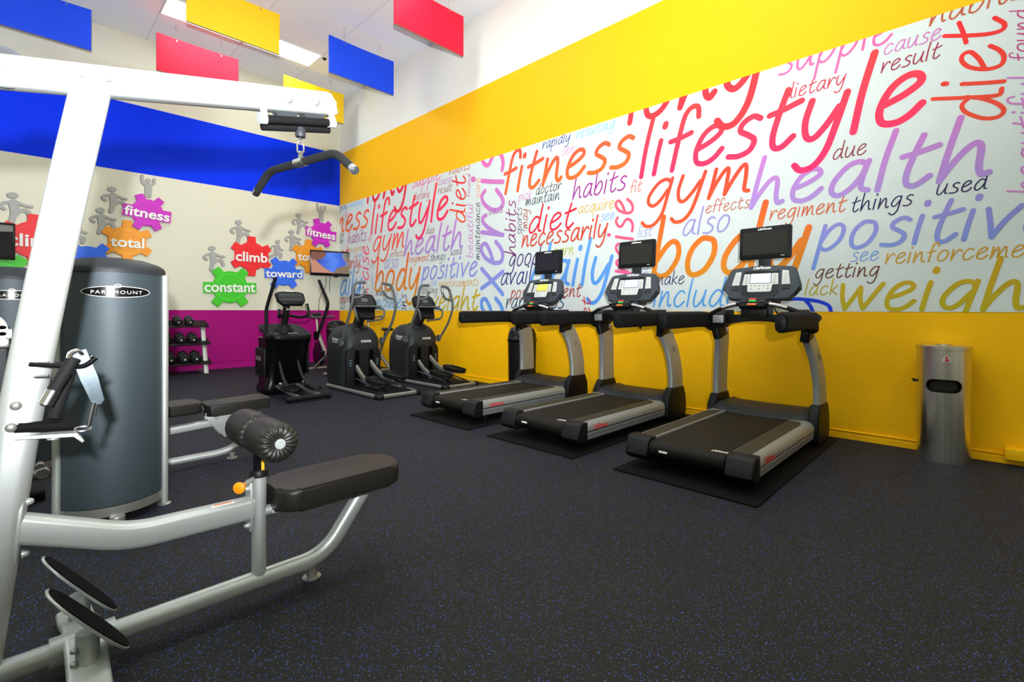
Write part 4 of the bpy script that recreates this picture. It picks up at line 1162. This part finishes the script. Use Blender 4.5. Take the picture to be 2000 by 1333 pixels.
    mb = MB(); mb.box(o2 + n2 * 0.001 + rt * .155 - u2 * .128, (0.002, 0.03, 0.006)); mb.build('small_print', 'btn_grey', ts)
    mb = MB(); mb.tube([(1.43, -.15, 1.17), (1.415, -.19, 1.10), (1.41, -.20, 0.98)], 0.006, 8, 0.03); mb.box((1.41, -.20, 0.975), (0.02, 0.022, 0.04), 0.004); mb.build('safety_cord', 'black', t)
    return t, lc
tm, lcd = make_treadmill((3.15, 1.47, 0.012), 'treadmill closest to the steel dispenser bin, with a pale lit console screen')
tm2 = copy_tree(tm, (3.14, 2.785, 0.012), 'middle treadmill of the row of three, with a blue lit console screen')
tm3 = copy_tree(tm, (3.17, 4.09, 0.012), 'treadmill beside the elliptical, with a yellow lit console screen')
def desc(o):
    for c in o.children:
        yield c
        yield from desc(c)
for o, m_ in ((tm2, 'lcd_blue'), (tm3, 'lcd_yellow')):
    for c in desc(o):
        if c.name.startswith('lcd_screen'):
            c.data = c.data.copy(); c.data.materials[0] = M[m_]
# mats under the treadmills
for x0, x1, yc, lb_ in ((3.03, 5.16, 1.45, 'thin black mat under the treadmill closest to the steel bin'), (3.02, 5.16, 2.785, 'thin black mat under the middle treadmill'), (3.03, 5.16, 4.05, 'thin black mat under the treadmill beside the elliptical')):
    mb = MB(); mb.box(((x0 + x1) / 2, yc, 0.006), (x1 - x0, 0.98, 0.010), 0.004)
    tag(mb.build('floor_mat', 'rubber', origin=((x0 + x1) / 2, yc, 0)), lb_, 'mat', 'mats under the treadmills')

# ------------------------------------------------------------------ grey ellipticals (y forward, origin at the rear centre)
def make_elliptical(loc, label):
    t = thing('elliptical_trainer', label, 'elliptical', loc, 'grey elliptical trainers', local=True)
    # floor frame: tube loop with dark corner sleeves
    z = 0.036
    loop = fillet([(-.31, 1.45, z), (-.31, 0.0, z), (.31, 0.0, z), (.31, 1.45, z)], 0.05, 5)
    mb = MB(); mb.sweep(loop, circle(0.028, 14)); bf = mb.build('base_frame', 'silver_dark', t)
    for x in (-.31, .31):
        mb = MB(); mb.tube([(x, .06, z), (x, -.01, z), (x * .82, -.01, z)], 0.034, 14, 0.05); mb.build('corner_sleeve', 'octane_dark', bf)
        mb = MB(); mb.lathe([(0.022, 0), (0.022, 0.02)], (x * .9, 0.02, 0), n=12); mb.build('floor_pad', 'rubber', bf)
    mb = MB(); mb.box((0, .75, .05), (.48, 1.3, .05), 0.015); mb.build('roller_deck', 'octane_dark', t)
    for x in (-.19, -.09, .09, .19):
        mb = MB(); mb.tube([(x, .12, .085), (x, .85, .19)], 0.010, 10); mb.build('roller_track', 'steel', t)
    # body: rounded shroud, two dark wells for the pedal arms
    mb = MB(); rs = []
    for zz, hx, y0, y1, p in ((.05, .285, 1.02, 1.62, 4), (.20, .30, .98, 1.64, 4), (.45, .31, .95, 1.64, 4), (.62, .315, .93, 1.63, 3.8), (.72, .312, .93, 1.61, 3.5), (.80, .295, .96, 1.58, 3.1), (.86, .262, 1.00, 1.54, 2.8), (.90, .215, 1.05, 1.48, 2.6), (.922, .15, 1.12, 1.42, 2.4), (.93, .05, 1.2, 1.34, 2)):
        rs.append([V(a, (y0 + y1) / 2 + b, zz) for a, b in superell(hx, (y1 - y0) / 2, 40, p)])
    mb.rings(rs); mb.build('shroud', 'octane_grey', t, smooth=60)
    mb = MB()
    arch = lambda x0, x1, z1: [(x0, .06), (x1, .06), (x1, z1 - .06), ((x1 * .8 + x0 * .2), z1), (x0 * .8 + x1 * .2, z1), (x0, z1 - .06)]
    mb.prism([(-.27, .06), (.27, .06), (.275, .50), (.25, .58), (.17, .625), (0, .645), (-.17, .625), (-.25, .58), (-.275, .50)], (0, .935, 0), (1, 0, 0), (0, 0, 1), (0, 0.06, 0), 0.01)
    fp = mb.build('front_panel', 'octane_dark', t)
    for s in (-1, 1):
        mb = MB(); mb.prism([(s * a, b) for a, b in arch(.075, .15, .57)], (0, .932, 0), (1, 0, 0), (0, 0, 1), (0, 0.05, 0)); mb.build('arm_well', 'hole', fp)
        mb = MB()
        for q in range(3): mb.box((s * .212, .931, .43 - .036 * q), (.042, .004, .022), .003)
        mb.build('vent_print', 'teal_print', fp)
    mb = MB(); mb.text('OCTANE FITNESS', (0.02, .918, .70), (1, 0, 0), (0, 0.1, 1), .16, .034, bold=.02); mb.text('Octane', (-.316, 1.20, .735), (0, -1, 0), (0.1, 0, 1), .19, .045, bold=.02); mb.text('FITNESS', (-.318, 1.20, .69), (0, -1, 0), (0, 0, 1), .15, .02, bold=.02)
    mb.build('maker_print', 'white', t)
    # mast and console
    mb = MB(); mb.sweep([(0, 1.16, .90), (0, 1.02, 1.10), (0, .98, 1.20)], rrect(.10, .16, .03, 4), up=(0, 1, 0)); mb.build('mast', 'octane_dark', t)
    mb = MB(); mb.lathe([(.17, 0), (.16, .03), (.09, .06)], (0, 1.15, .885), (0, -.2, 1), 24); mb.build('mast_collar', 'octane_dark', t)
    tl = math.radians(35); n_ = V(0, -math.cos(tl), math.sin(tl)); up = V(0, math.sin(tl), math.cos(tl)); oc = V(0, .92, 1.275)
    mb = MB(); mb.prism([(-.17, -.09), (.17, -.09), (.20, .0), (.175, .13), (.13, .15), (-.13, .15), (-.175, .13), (-.20, .0)], oc, (1, 0, 0), up, -n_ * .09, .02, 3)
    mb.prism([(-.16, 0), (.16, 0), (.11, -.17), (-.11, -.17)], oc - up * .08 - n_ * .04, (1, 0, 0), up, -n_ * .07, .015)
    co = mb.build('console', 'octane_dark', t)
    mb = MB(); mb.prism([(-.13, -.06), (.13, -.06), (.14, .11), (-.14, .11)], oc + n_ * .001, (1, 0, 0), up, n_ * .003, .001); mb.build('display_panel', 'charcoal', co)
    mb = MB(); mb.prism([(-.05, .0), (.05, .0), (.05, .06), (-.05, .06)], oc + n_ * .005, (1, 0, 0), up, n_ * .002)
    for q in range(5):
        mb.prism(superell(.008, .006, 12), oc + n_ * .005 + V(-.09 + .045 * q, 0, 0) - up * .035, (1, 0, 0), up, n_ * .002)
    mb.build('display_keys', 'tube_grey', co)
    mb = MB(); mb.box(oc - up * .10 + n_ * .03, (.38, .12, .025), .01); mb.build('tray', 'tube_grey', co)
    for s in (-1, 1):
        mb = MB()
        mb.tube([(s * .10, 1.0, 1.17), (s * .19, .88, 1.19), (s * .24, .76, 1.16), (s * .20, .76, 1.02), (s * .07, .98, .99)], .016, 10, .07); mb.build('fixed_grip', 'tube_grey', t)
        # moving arms with closed loop handles; the right one stands farther forward
        dy = -.02 if s < 0 else .10
        mb = MB(); mb.disc((s * .31, 1.0, .69), (s, 0, 0), .055, .035, 20, .01); mb.build('arm_pivot', 'tube_grey', t)
        stem = smooth_path([(s * .335, .97, .70), (s * .355, .78, .95), (s * .36, .64 + dy * .3, 1.20), (s * .35, .62 + dy * .6, 1.33)], 5)
        tp = smooth_path([(s * .35, .62 + dy * .6, 1.33), (s * .345, .62 + dy, 1.45), (s * .30, .63 + dy, 1.525), (s * .17, .62 + dy, 1.545)], 5)
        br = smooth_path([(s * .17, .62 + dy, 1.54), (s * .185, .60 + dy, 1.42), (s * .24, .60 + dy, 1.345), (s * .35, .62 + dy * .6, 1.32)], 5)
        mb = MB(); mb.sweep(stem, circle(.019, 10)); mb.sweep(tp, circle(.021, 10)); mb.sweep(br, circle(.018, 10)); ma = mb.build('moving_arm', 'tube_grey', t)
        mb = MB(); mb.tube([(s * .172, .615 + dy, 1.515), (s * .18, .603 + dy, 1.44)], .0225, 10); mb.build('pulse_sensor', 'steel', ma)
        # pedal arm and pedal
        lift = .0 if s < 0 else .06
        mb = MB()
        mb.sweep(smooth_path([(s * .11, 1.05, .42 + lift), (s * .115, .84, .25 + lift), (s * .12, .62, .155 + lift), (s * .125, .36, .13 + lift)], 5), rrect(.05, .068, .016, 3), up=(0, 0, 1))
        pa = mb.build('pedal_arm', 'silver_dark', t)
        mb = MB(); rr = superell(.098, .225, 28, 3.0)
        mb.prism(rr, (s * .13, .34, .155 + lift), (1, 0, 0), (0, 1, .10), (0, 0, .03), .008)
        mb.rings([[V(s * .13 + a * k, .34 + b * k, .155 + lift + b * .1 + zz) for a, b in rr] for k, zz in ((1.0, .02), (1.06, .055), (1.0, .055), (.93, .032))], closed=False, caps=False)
        mb.build('pedal', 'octane_dark', t)
        mb = MB(); mb.lathe([(.03, -.03), (.036, -.02), (.036, .02), (.03, .03)], (s * .12, .60, .12 + lift), (1, 0, 0), 18); mb.build('roller_wheel', 'tube_grey', t)
    return t
el = make_elliptical((3.57, 5.58, 0), 'grey elliptical between the black cross trainer and the other elliptical')
copy_tree(el, (4.655, 5.60, 0), 'grey elliptical standing beside the first treadmill handrails, near the yellow wall')

# ------------------------------------------------------------------ black cross trainer
ct = thing('cross_trainer', 'all black cross trainer with two upright poles, left of the grey ellipticals', 'cross trainer', (2.61, 6.15, 0))
def L(x, y, z): return V(2.61 + x, 6.15 + y, z)
mb = MB(); mb.tube([L(-.28, 0, .045), L(.28, 0, .045)], .032, 14); mb.build('rear_bar', 'black', ct)
for x in (-.25, .25):
    mb = MB(); mb.lathe([(.025, 0), (.028, .012), (.02, .02)], L(x, 0, 0), n=14); mb.build('floor_pad', 'rubber', ct)
for x in (-.13, .13):
    mb = MB(); mb.sweep([L(x, 0.0, .06), L(x, .80, .13)], rrect(.04, .045, .01), up=(0, 0, 1)); mb.build('floor_rail', 'silver_dark', ct)
mb = MB(); rs = []
for zz, hx, y0, y1, p in ((.03, .29, .72, 1.10, 5), (.10, .30, .70, 1.12, 5), (.16, .265, .72, 1.10, 5), (.45, .275, .66, 1.10, 5), (.68, .285, .58, 1.08, 5), (.78, .295, .52, 1.06, 5)):
    rs.append([L(a, (y0 + y1) / 2 + b, zz) for a, b in superell(hx, (y1 - y0) / 2, 40, p)])
mb.rings(rs); mb.build('housing', 'black_gloss', ct, smooth=50)
mb = MB(); rs = []
for zo, k in ((-.035, 1.0), (.0, 1.03), (.02, 1.0), (.012, .90), (.0, .86)):
    rs.append([L(a * k, .80 + b * k, .865 + b * .24 + zo) for a, b in superell(.275, .30, 40, 5)])
mb.rings(rs); dk = mb.build('top_tray', 'black', ct, smooth=50)
mb = MB(); mb.text('precor', L(.03, .585, .838), (1, 0, 0), (0, 1, .24), .13, .036, bold=.02); mb.text('AMT', L(-.19, .575, .838), (1, 0, 0), (0, 1, .22), .05, .016, bold=.02); mb.build('maker_print', 'silver_text', dk)
for s in (-1, 1):
    mb = MB(); mb.box(L(s * .287, .88, .45), (.03, .34, .38), .01); mb.build('side_panel', 'black', ct)
mb = MB(); mb.box(L(-.304, .92, .50), (.004, .17, .06)); mb.build('side_badge', 'grey_badge', ct)
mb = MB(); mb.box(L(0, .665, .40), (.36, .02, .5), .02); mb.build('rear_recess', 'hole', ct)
mb = MB(); mb.lathe([(.13, 0), (.12, .03), (.085, .07), (.075, .10)], L(.0, .84, .86), (0, -.15, 1), 22); mb.sweep([L(0, .84, .88), L(0, .80, 1.02), L(0.0, .74, 1.22)], rrect(.075, .10, .03, 4), up=(0, 1, 0)); mb.build('mast', 'black', ct)
mb = MB(); mb.box(L(0.0, .70, 1.19), (.045, .02, .09), .006, Matrix.Rotation(-.3, 4, 'X')); mb.build('mast_trim', 'steel', ct)
tl = math.radians(38); n_ = V(0, -math.cos(tl), math.sin(tl)); up = V(0, math.sin(tl), math.cos(tl)); oc = L(0.02, .62, 1.315)
mb = MB(); mb.prism([(-.13, -.10), (.13, -.10), (.185, -.03), (.19, .09), (.15, .115), (0, .135), (-.15, .115), (-.19, .09), (-.185, -.03)], oc, (1, 0, 0), up, -n_ * .06, .018, 3); co = mb.build('console', 'black', ct)
mb = MB(); mb.prism([(-.16, -.05), (.16, -.05), (.165, .085), (-.165, .085)], oc + n_ * .001, (1, 0, 0), up, n_ * .002); mb.build('display_panel', 'charcoal', co)
mb = MB()
for q in range(7): mb.box(oc + n_ * .004 + V(-.12 + .04 * q, 0, 0) + up * (.06 if q % 2 else .05), (.026, .002, .010), 0, Matrix.Rotation(-tl, 4, 'X'))
for q in range(6): mb.box(oc + n_ * .004 + V(-.10 + .04 * q, 0, 0) - up * .03, (.02, .002, .008), 0, Matrix.Rotation(-tl, 4, 'X'))
mb.build('key_print', 'tube_grey', co)
mb = MB(); mb.prism([(-.06, .112), (.06, .112), (.055, .124), (-.055, .124)], oc + n_ * .001, (1, 0, 0), up, n_ * .002); mb.build('maker_print', 'silver_text', co)
mb = MB(); mb.tube([L(.04, .80, 1.08), L(.16, .66, 1.05), L(.24, .56, 1.08), L(.22, .60, 1.24)], .020, 10, .05); mb.build('fixed_grip', 'black', ct)
mb = MB(); mb.tube([L(.222, .596, 1.14), L(.22, .60, 1.22)], .023, 10); mb.build('pulse_sensor', 'steel', ct)
mb = MB(); mb.tube([L(-.04, .80, 1.08), L(-.12, .68, 1.05), L(-.15, .60, 1.08), L(-.14, .62, 1.16)], .020, 10, .05); mb.build('fixed_grip', 'black', ct)
for s, yt, ym in ((-1, .28, .45), (1, .42, .20)):
    mb = MB(); mb.disc(L(s * .315, .55, .80), (s, 0, 0), .06, .04, 20, .012); mb.build('arm_pivot', 'black_gloss', ct)
    mb = MB(); mb.tube([L(s * .335, .52, .80), L(s * .345, ym + .06, 1.15), L(s * .34, ym, 1.25), L(s * .31, yt, 1.56)], .021, 12, .12); ma = mb.build('moving_arm', 'grip', ct)
    mb = MB(); mb.sweep(smooth_path([L(s * .12, .72, .52), L(s * .125, .55, .28), L(s * .13, .36, .15)], 5), rrect(.03, .045, .01), up=(0, 1, 0)); mb.build('pedal_arm', 'charcoal', ct)
    mb = MB(); mb.prism(superell(.08, .18, 26, 3.2), L(s * .15, .24, .13), (1, 0, 0), (0, 1, .06), (0, 0, .03), .008); mb.build('pedal', 'black', ct)
    mb = MB(); mb.lathe([(.022, -.03), (.03, -.02), (.03, .02), (.022, .03)], L(s * .15, .52, .17), (1, 0, 0), 16); mb.build('roller_wheel', 'steel', ct)

# ------------------------------------------------------------------ exercise bikes behind the ellipticals
def make_bike(loc, label):
    t = thing('exercise_bike', label, 'exercise bike', loc, 'exercise bikes behind the ellipticals', local=True)
    for y in (-.45, .5):
        mb = MB(); mb.tube([(-.25, y, .035), (.25, y, .035)], .025, 12); mb.build('floor_bar', 'silver_dark', t)
    mb = MB(); mb.sweep([(0, -.45, .05), (0, -.05, .32), (0, .45, .06)], rrect(.05, .06, .015), up=(1, 0, 0)); mb.sweep([(0, -.05, .30), (0, -.22, .60)], rrect(.05, .06, .015), up=(1, 0, 0)); mb.sweep([(0, -.05, .30), (0, .34, .72)], rrect(.05, .06, .015), up=(1, 0, 0))
    mb.build('frame', 'silver_dark', t)
    mb = MB(); mb.lathe([(.20, -.02), (.225, -.016), (.225, .016), (.20, .02), (.06, .015), (.06, -.015)], (0, .30, .32), (1, 0, 0), 30); mb.build('flywheel', 'black_gloss', t)
    mb = MB(); mb.sweep([(0, -.20, .56), (0, -.27, .78)], circle(.018, 12)); mb.build('seat_post', 'steel', t)
    mb = MB(); mb.rings([[V(a * wx, -.29 + yy + 0 * b, .79 + b) for a, b in superell(1, .03, 18, 2.4)] for yy, wx in ((-.13, .02), (-.12, .09), (-.05, .10), (.03, .05), (.12, .025), (.14, .01))]); mb.build('seat', 'pad', t)
    mb = MB(); mb.sweep([(0, .34, .70), (0, .40, .98)], circle(.02, 12)); mb.build('handlebar_post', 'steel', t)
    mb = MB(); mb.tube([(-.20, .10, 1.04), (-.20, .36, 1.02), (.20, .36, 1.02), (.20, .10, 1.04)], .016, 10, .06); mb.build('handlebar', 'tube_grey', t)
    mb = MB(); mb.box((0, .42, 1.05), (.18, .05, .10), .012, Matrix.Rotation(.4, 4, 'X')); mb.build('display', 'charcoal', t)
    for s in (-1, 1):
        mb = MB(); mb.tube([(s * .05, -.02, .30), (s * .09, -.02 + s * .12, .30 - s * .10)], .012, 8); mb.box((s * .13, -.02 + s * .12, .30 - s * .10), (.09, .08, .025), .006); mb.build('pedal', 'black', t)
    return t
bk = make_bike((4.02, 8.75, 0), 'exercise bike seen between the black cross trainer and the grey elliptical')
copy_tree(bk, (4.98, 8.55, 0), 'exercise bike with black saddle against the yellow wall behind the grey ellipticals')

# ------------------------------------------------------------------ dumbbell rack and dumbbells
rk = thing('dumbbell_rack', 'three tier silver and black dumbbell rack against the purple wall', 'rack', (1.9, 10.4, 0))
x0, x1 = 1.20, 2.46
for x in (x0 + .06, x1 - .02):
    mb = MB(); mb.prism([(10.16, 0), (10.22, 0), (10.50, .90), (10.44, .90)], (x - .035, 0, 0), (0, 1, 0), (0, 0, 1), (.07, 0, 0), .006); mb.prism([(10.16, 0), (10.62, 0), (10.62, .05), (10.18, .05)], (x - .03, 0, 0), (0, 1, 0), (0, 0, 1), (.06, 0, 0), .005)
    mb.build('side_frame', 'silver', rk)
for z, yf in ((.84, 10.32), (.52, 10.22), (.17, 10.15)):
    mb = MB(); mb.prism([(yf, z), (yf + .02, z + .035), (yf + .28, z + .115), (yf + .30, z + .08), (yf + .02, z - .005)], (x0, 0, 0), (0, 1, 0), (0, 0, 1), (x1 - x0 + .06, 0, 0), .003); mb.build('shelf', 'black', rk)
def make_dumbbell(loc, k, label):
    t = thing('dumbbell', label, 'dumbbell', loc, 'black hexagonal dumbbells on the rack', local=True)
    tilt = Matrix.Rotation(.29, 4, 'X')
    hexa = [(.055 * k * math.cos(a), .055 * k * math.sin(a)) for a in [math.radians(30 + 60 * q) for q in range(6)]]
    for y in (-.075, .075):
        mb = MB(); mb.T = tilt; mb.prism(hexa, (0, y - .035 * k, .055 * k), (1, 0, 0), (0, 0, 1), (0, .07 * k, 0), .012 * k, 2); h_ = mb.build('head', 'dumbbell', t)
        if y < 0:
            mb = MB(); mb.T = tilt; mb.disc((0, y - .035 * k - .002, .055 * k), (0, 1, 0), .011 * k, .004, 14); mb.build('weight_mark', 'silver_text', h_)
    mb = MB(); mb.T = tilt; mb.tube([(0, -.06, .055 * k), (0, .06, .055 * k)], .015, 12); mb.build('handle', 'steel', t)
    return t
db = None
nm = ('rightmost', 'second from the right', 'third from the right')
for tier, (z, yf, xs, k, tn) in enumerate(((.895, 10.44, (2.22, 2.04, 1.86), 1.25, 'top'), (.575, 10.34, (2.25, 2.06, 1.86), 1.4, 'middle'), (.225, 10.27, (2.28, 2.10, 1.90), 1.6, 'bottom'))):
    db = None
    for i, x in enumerate(xs):
        lb_ = 'black hex dumbbell on the %s tier of the rack, %s in view' % (tn, nm[i])
        if db is None: db = make_dumbbell((x, yf, z), k, lb_)
        else: copy_tree(db, (x, yf, z), lb_)

# ------------------------------------------------------------------ bins
def make_bin(loc, r, h, label):
    t = thing('litter_bin', label, 'bin', loc, 'black domed litter bins', local=True)
    mb = MB(); mb.lathe([(r * .90, 0), (r * .92, .02), (r * .98, h * .76), (r * .94, h * .76), (r * .9, h * .7)], (0, 0, 0), n=36); mb.build('bin_body', 'black', t)
    mb = MB(); mb.lathe([(r * 1.0, h * .755), (r * 1.03, h * .765), (r * 1.03, h * .80), (r * .99, h * .81), (r * .97, h * .87), (r * .85, h * .945), (r * .6, h * .985), (r * .3, h)], (0, 0, 0), n=36); ld = mb.build('dome_lid', 'black_gloss', t)
    mb = MB(); mb.box((-r * .80, 0, h * .865), (.04, r * .9, .10), .02); mb.build('flap', 'charcoal', ld)
    return t
bn = make_bin((5.06, 4.75, 0), .205, .94, 'black domed litter bin behind the treadmill with the yellow screen')
copy_tree(bn, (4.78, 9.9, 0), 'black domed litter bin in the corner behind the grey ellipticals')

wd = thing('wipe_dispenser', 'brushed steel cylindrical wipe dispenser with oval opening against the yellow wall', 'dispenser', (5.09, .25, 0))
bx, by, R, Hh = 5.09, .25, .163, .885
na, nz = 200, 150
face_a = math.atan2(-by - .06, -bx)            # towards the room
def cyl(a, z, r=R): return V(bx + r * math.cos(a), by + r * math.sin(a), z)
mb = MB(); vs = []; fs = []
for j in range(nz + 1):
    for i in range(na): vs.append(cyl(2 * PI * i / na, Hh * .97 * j / nz))
oz, ow, oh = .585, .103, .044
def inside(a, z):
    d_ = (a - face_a + PI) % (2 * PI) - PI
    u_ = abs(d_ * R); v_ = abs(z - oz)
    if v_ >= oh: return False
    return u_ < (ow - oh) or (u_ - (ow - oh)) ** 2 + v_ ** 2 < oh ** 2
for j in range(nz):
    for i in range(na):
        if inside(2 * PI * (i + .5) / na, Hh * .97 * (j + .5) / nz): continue
        k = (i + 1) % na
        fs.append((j * na + i, j * na + k, (j + 1) * na + k, (j + 1) * na + i))
mb.add(vs, fs); mb.build('can', 'brushed', wd, smooth=60)
rim = []
for q in range(48):
    a = 2 * PI * q / 48; c_, s_ = math.cos(a), math.sin(a)
    u_ = (ow - oh) * (1 if c_ > 0 else -1) * (1 if abs(c_) > 1e-6 else 0) + oh * c_; v_ = oh * s_
    rim.append(cyl(face_a + u_ / R, oz + v_, R + .001))
mb = MB(); mb.tube(rim, .0065, 8, closed=True); mb.build('opening_rim', 'rubber', wd)
mb = MB(); mb.lathe([(R * .93, .45), (R * .93, .75)], (bx, by, 0), n=48, caps=False); mb.build('inner_liner', 'screen_off', wd)
mb = MB(); mb.lathe([(R, Hh * .965), (R + .006, Hh * .968), (R + .006, Hh), (R, Hh + .004), (.05, Hh + .004), (.05, Hh + .012), (.035, Hh + .012), (.03, Hh - .02)], (bx, by, 0), n=64); mb.build('top_lid', 'brushed', wd)
mb = MB()
fr_a = face_a + .10
def lab(u_, v_): return cyl(fr_a + u_ / R, v_, R + .0012)
w_ = [(-.022, .77), (.022, .77), (.022, .80), (0, .825), (-.022, .80)]
mb.mat(0).add([lab(*p) for p in w_], [(0, 1, 2, 3, 4)])
mb.mat(1).add([cyl(fr_a + a / R, b, R + .0022) for a, b in ((-.010, .776), (.016, .776), (.016, .79), (-.010, .79))], [(0, 1, 2, 3)])
mb.mat(1).add([cyl(fr_a + a / R, b, R + .0022) for a, b in ((-.012, .797), (.012, .797), (.0, .818))], [(0, 1, 2)])
mb.build('sticker', ['btn_grey', 'red'], wd)
mb = MB(); la = face_a - 1.45
mb.tube([cyl(la, .605, R), cyl(la, .612, R + .03)], .006, 8); mb.box(cyl(la, .602, R + .012), (.03, .02, .02), .004); mb.build('latch', 'black', wd)

# ------------------------------------------------------------------ televisions on the far wall
def make_tv(cx, cy, cz, wd_, ht, rot, label):
    t = thing('wall_television', label, 'television', (cx, cy, cz), 'televisions on the far wall', local=True)
    t.rotation_euler = (0, 0, rot)
    mb = MB(); mb.prism(rrect(wd_, ht, .012, 3), (0, 0, 0), (1, 0, 0), (0, 0, 1), (0, .05, 0), .006); bd = mb.build('bezel', 'black_gloss', t)
    sw, sh = wd_ - .05, ht - .10
    mb = MB(); mb.prism([(-sw / 2, -sh / 2), (sw / 2, -sh / 2), (sw / 2, sh / 2), (-sw / 2, sh / 2)], (0, 0, .012), (1, 0, 0), (0, 0, 1), (0, -.003, 0)); sr = mb.build('screen', 'tv', bd)
    return t, sr, sw, sh
tv1, s1, sw, sh = make_tv(4.97, 10.38, 2.19, 1.03, .555, math.radians(-14), 'lit television in the corner showing a bent head and a blue picture')
mb = MB()
e = [(-.5, -.5), (.05, -.5), (-.10, -.42), (-.25, -.22), (-.42, .12), (-.5, .22)]
mb.mat(0).prism([(a * sw, b * sh) for a, b in e], (0, -.0035, .012), (1, 0, 0), (0, 0, 1), (0, -.001, 0))
e = [(-.5, .5), (-.5, .12), (-.36, .10), (-.30, .16), (-.27, .14), (-.25, .24), (-.19, .36), (-.20, .46), (-.24, .5)]
mb.mat(1).prism([(a * sw, b * sh) for a, b in e], (0, -.0038, .012), (1, 0, 0), (0, 0, 1), (0, -.001, 0))
e = [(-.02, -.5), (.02, -.30), (.14, -.16), (.30, -.10), (.42, .02), (.5, .05), (.5, -.5)]
mb.mat(2).prism([(a * sw, b * sh) for a, b in e], (0, -.0036, .012), (1, 0, 0), (0, 0, 1), (0, -.001, 0))
e = [(.22, .12), (.30, .34), (.5, .44), (.5, .0), (.32, .02)]
mb.mat(2).prism([(a * sw, b * sh) for a, b in e], (0, -.0034, .012), (1, 0, 0), (0, 0, 1), (0, -.001, 0))
mb.build('picture', ['tv_skin', 'tv_face', 'tv_tan'], s1)
mb = MB(); mb.prism([(-.05, -.30), (.05, -.30), (.03, -.27), (-.03, -.27)], (.03, .02, 0), (1, 0, 0), (0, 0, 1), (0, .03, 0), .003); mb.build('sensor_bar', 'black', tv1)
mb = MB(); mb.box((0, .10, 0), (.18, .12, .20), .008); mb.tube([(0, .14, 0), (.06, .42, 0)], .03, 10); mb.build('wall_bracket', 'black', tv1)
tv2, s2, sw, sh = make_tv(-.50, 10.66, 2.19, 1.0, .56, 0, 'television at the left edge above the farther graphite tower')
mb = MB(); mb.prism([(a * sw, b * sh) for a, b in ((-.5, -.5), (.5, -.5), (.5, .30), (.2, .25), (-.5, .1))], (0, -.0036, .012), (1, 0, 0), (0, 0, 1), (0, -.001, 0)); mb.build('picture', 'tv_dark', s2)
mb = MB(); mb.box((0, .08, 0), (.3, .07, .3), .008); mb.build('wall_bracket', 'black', tv2)
# loose leads below the corner television
for pts, lb_ in (([(4.83, 10.5, 1.93), (4.85, 10.6, 1.65), (4.80, 10.74, 1.45), (4.78, 10.765, 1.20), (4.78, 10.765, .25)], 'thin black lead hanging from the corner television down the wall'),
                 ([(5.02, 10.72, 1.96), (5.02, 10.74, 1.75), (5.03, 10.76, 1.58)], 'short loose lead end hanging right of the long television lead')):
    mb = MB(); mb.sweep(smooth_path(pts, 5), circle(.006, 6))
    tag(mb.build('cable_lead', 'black', origin=pts[0]), lb_, 'cable')
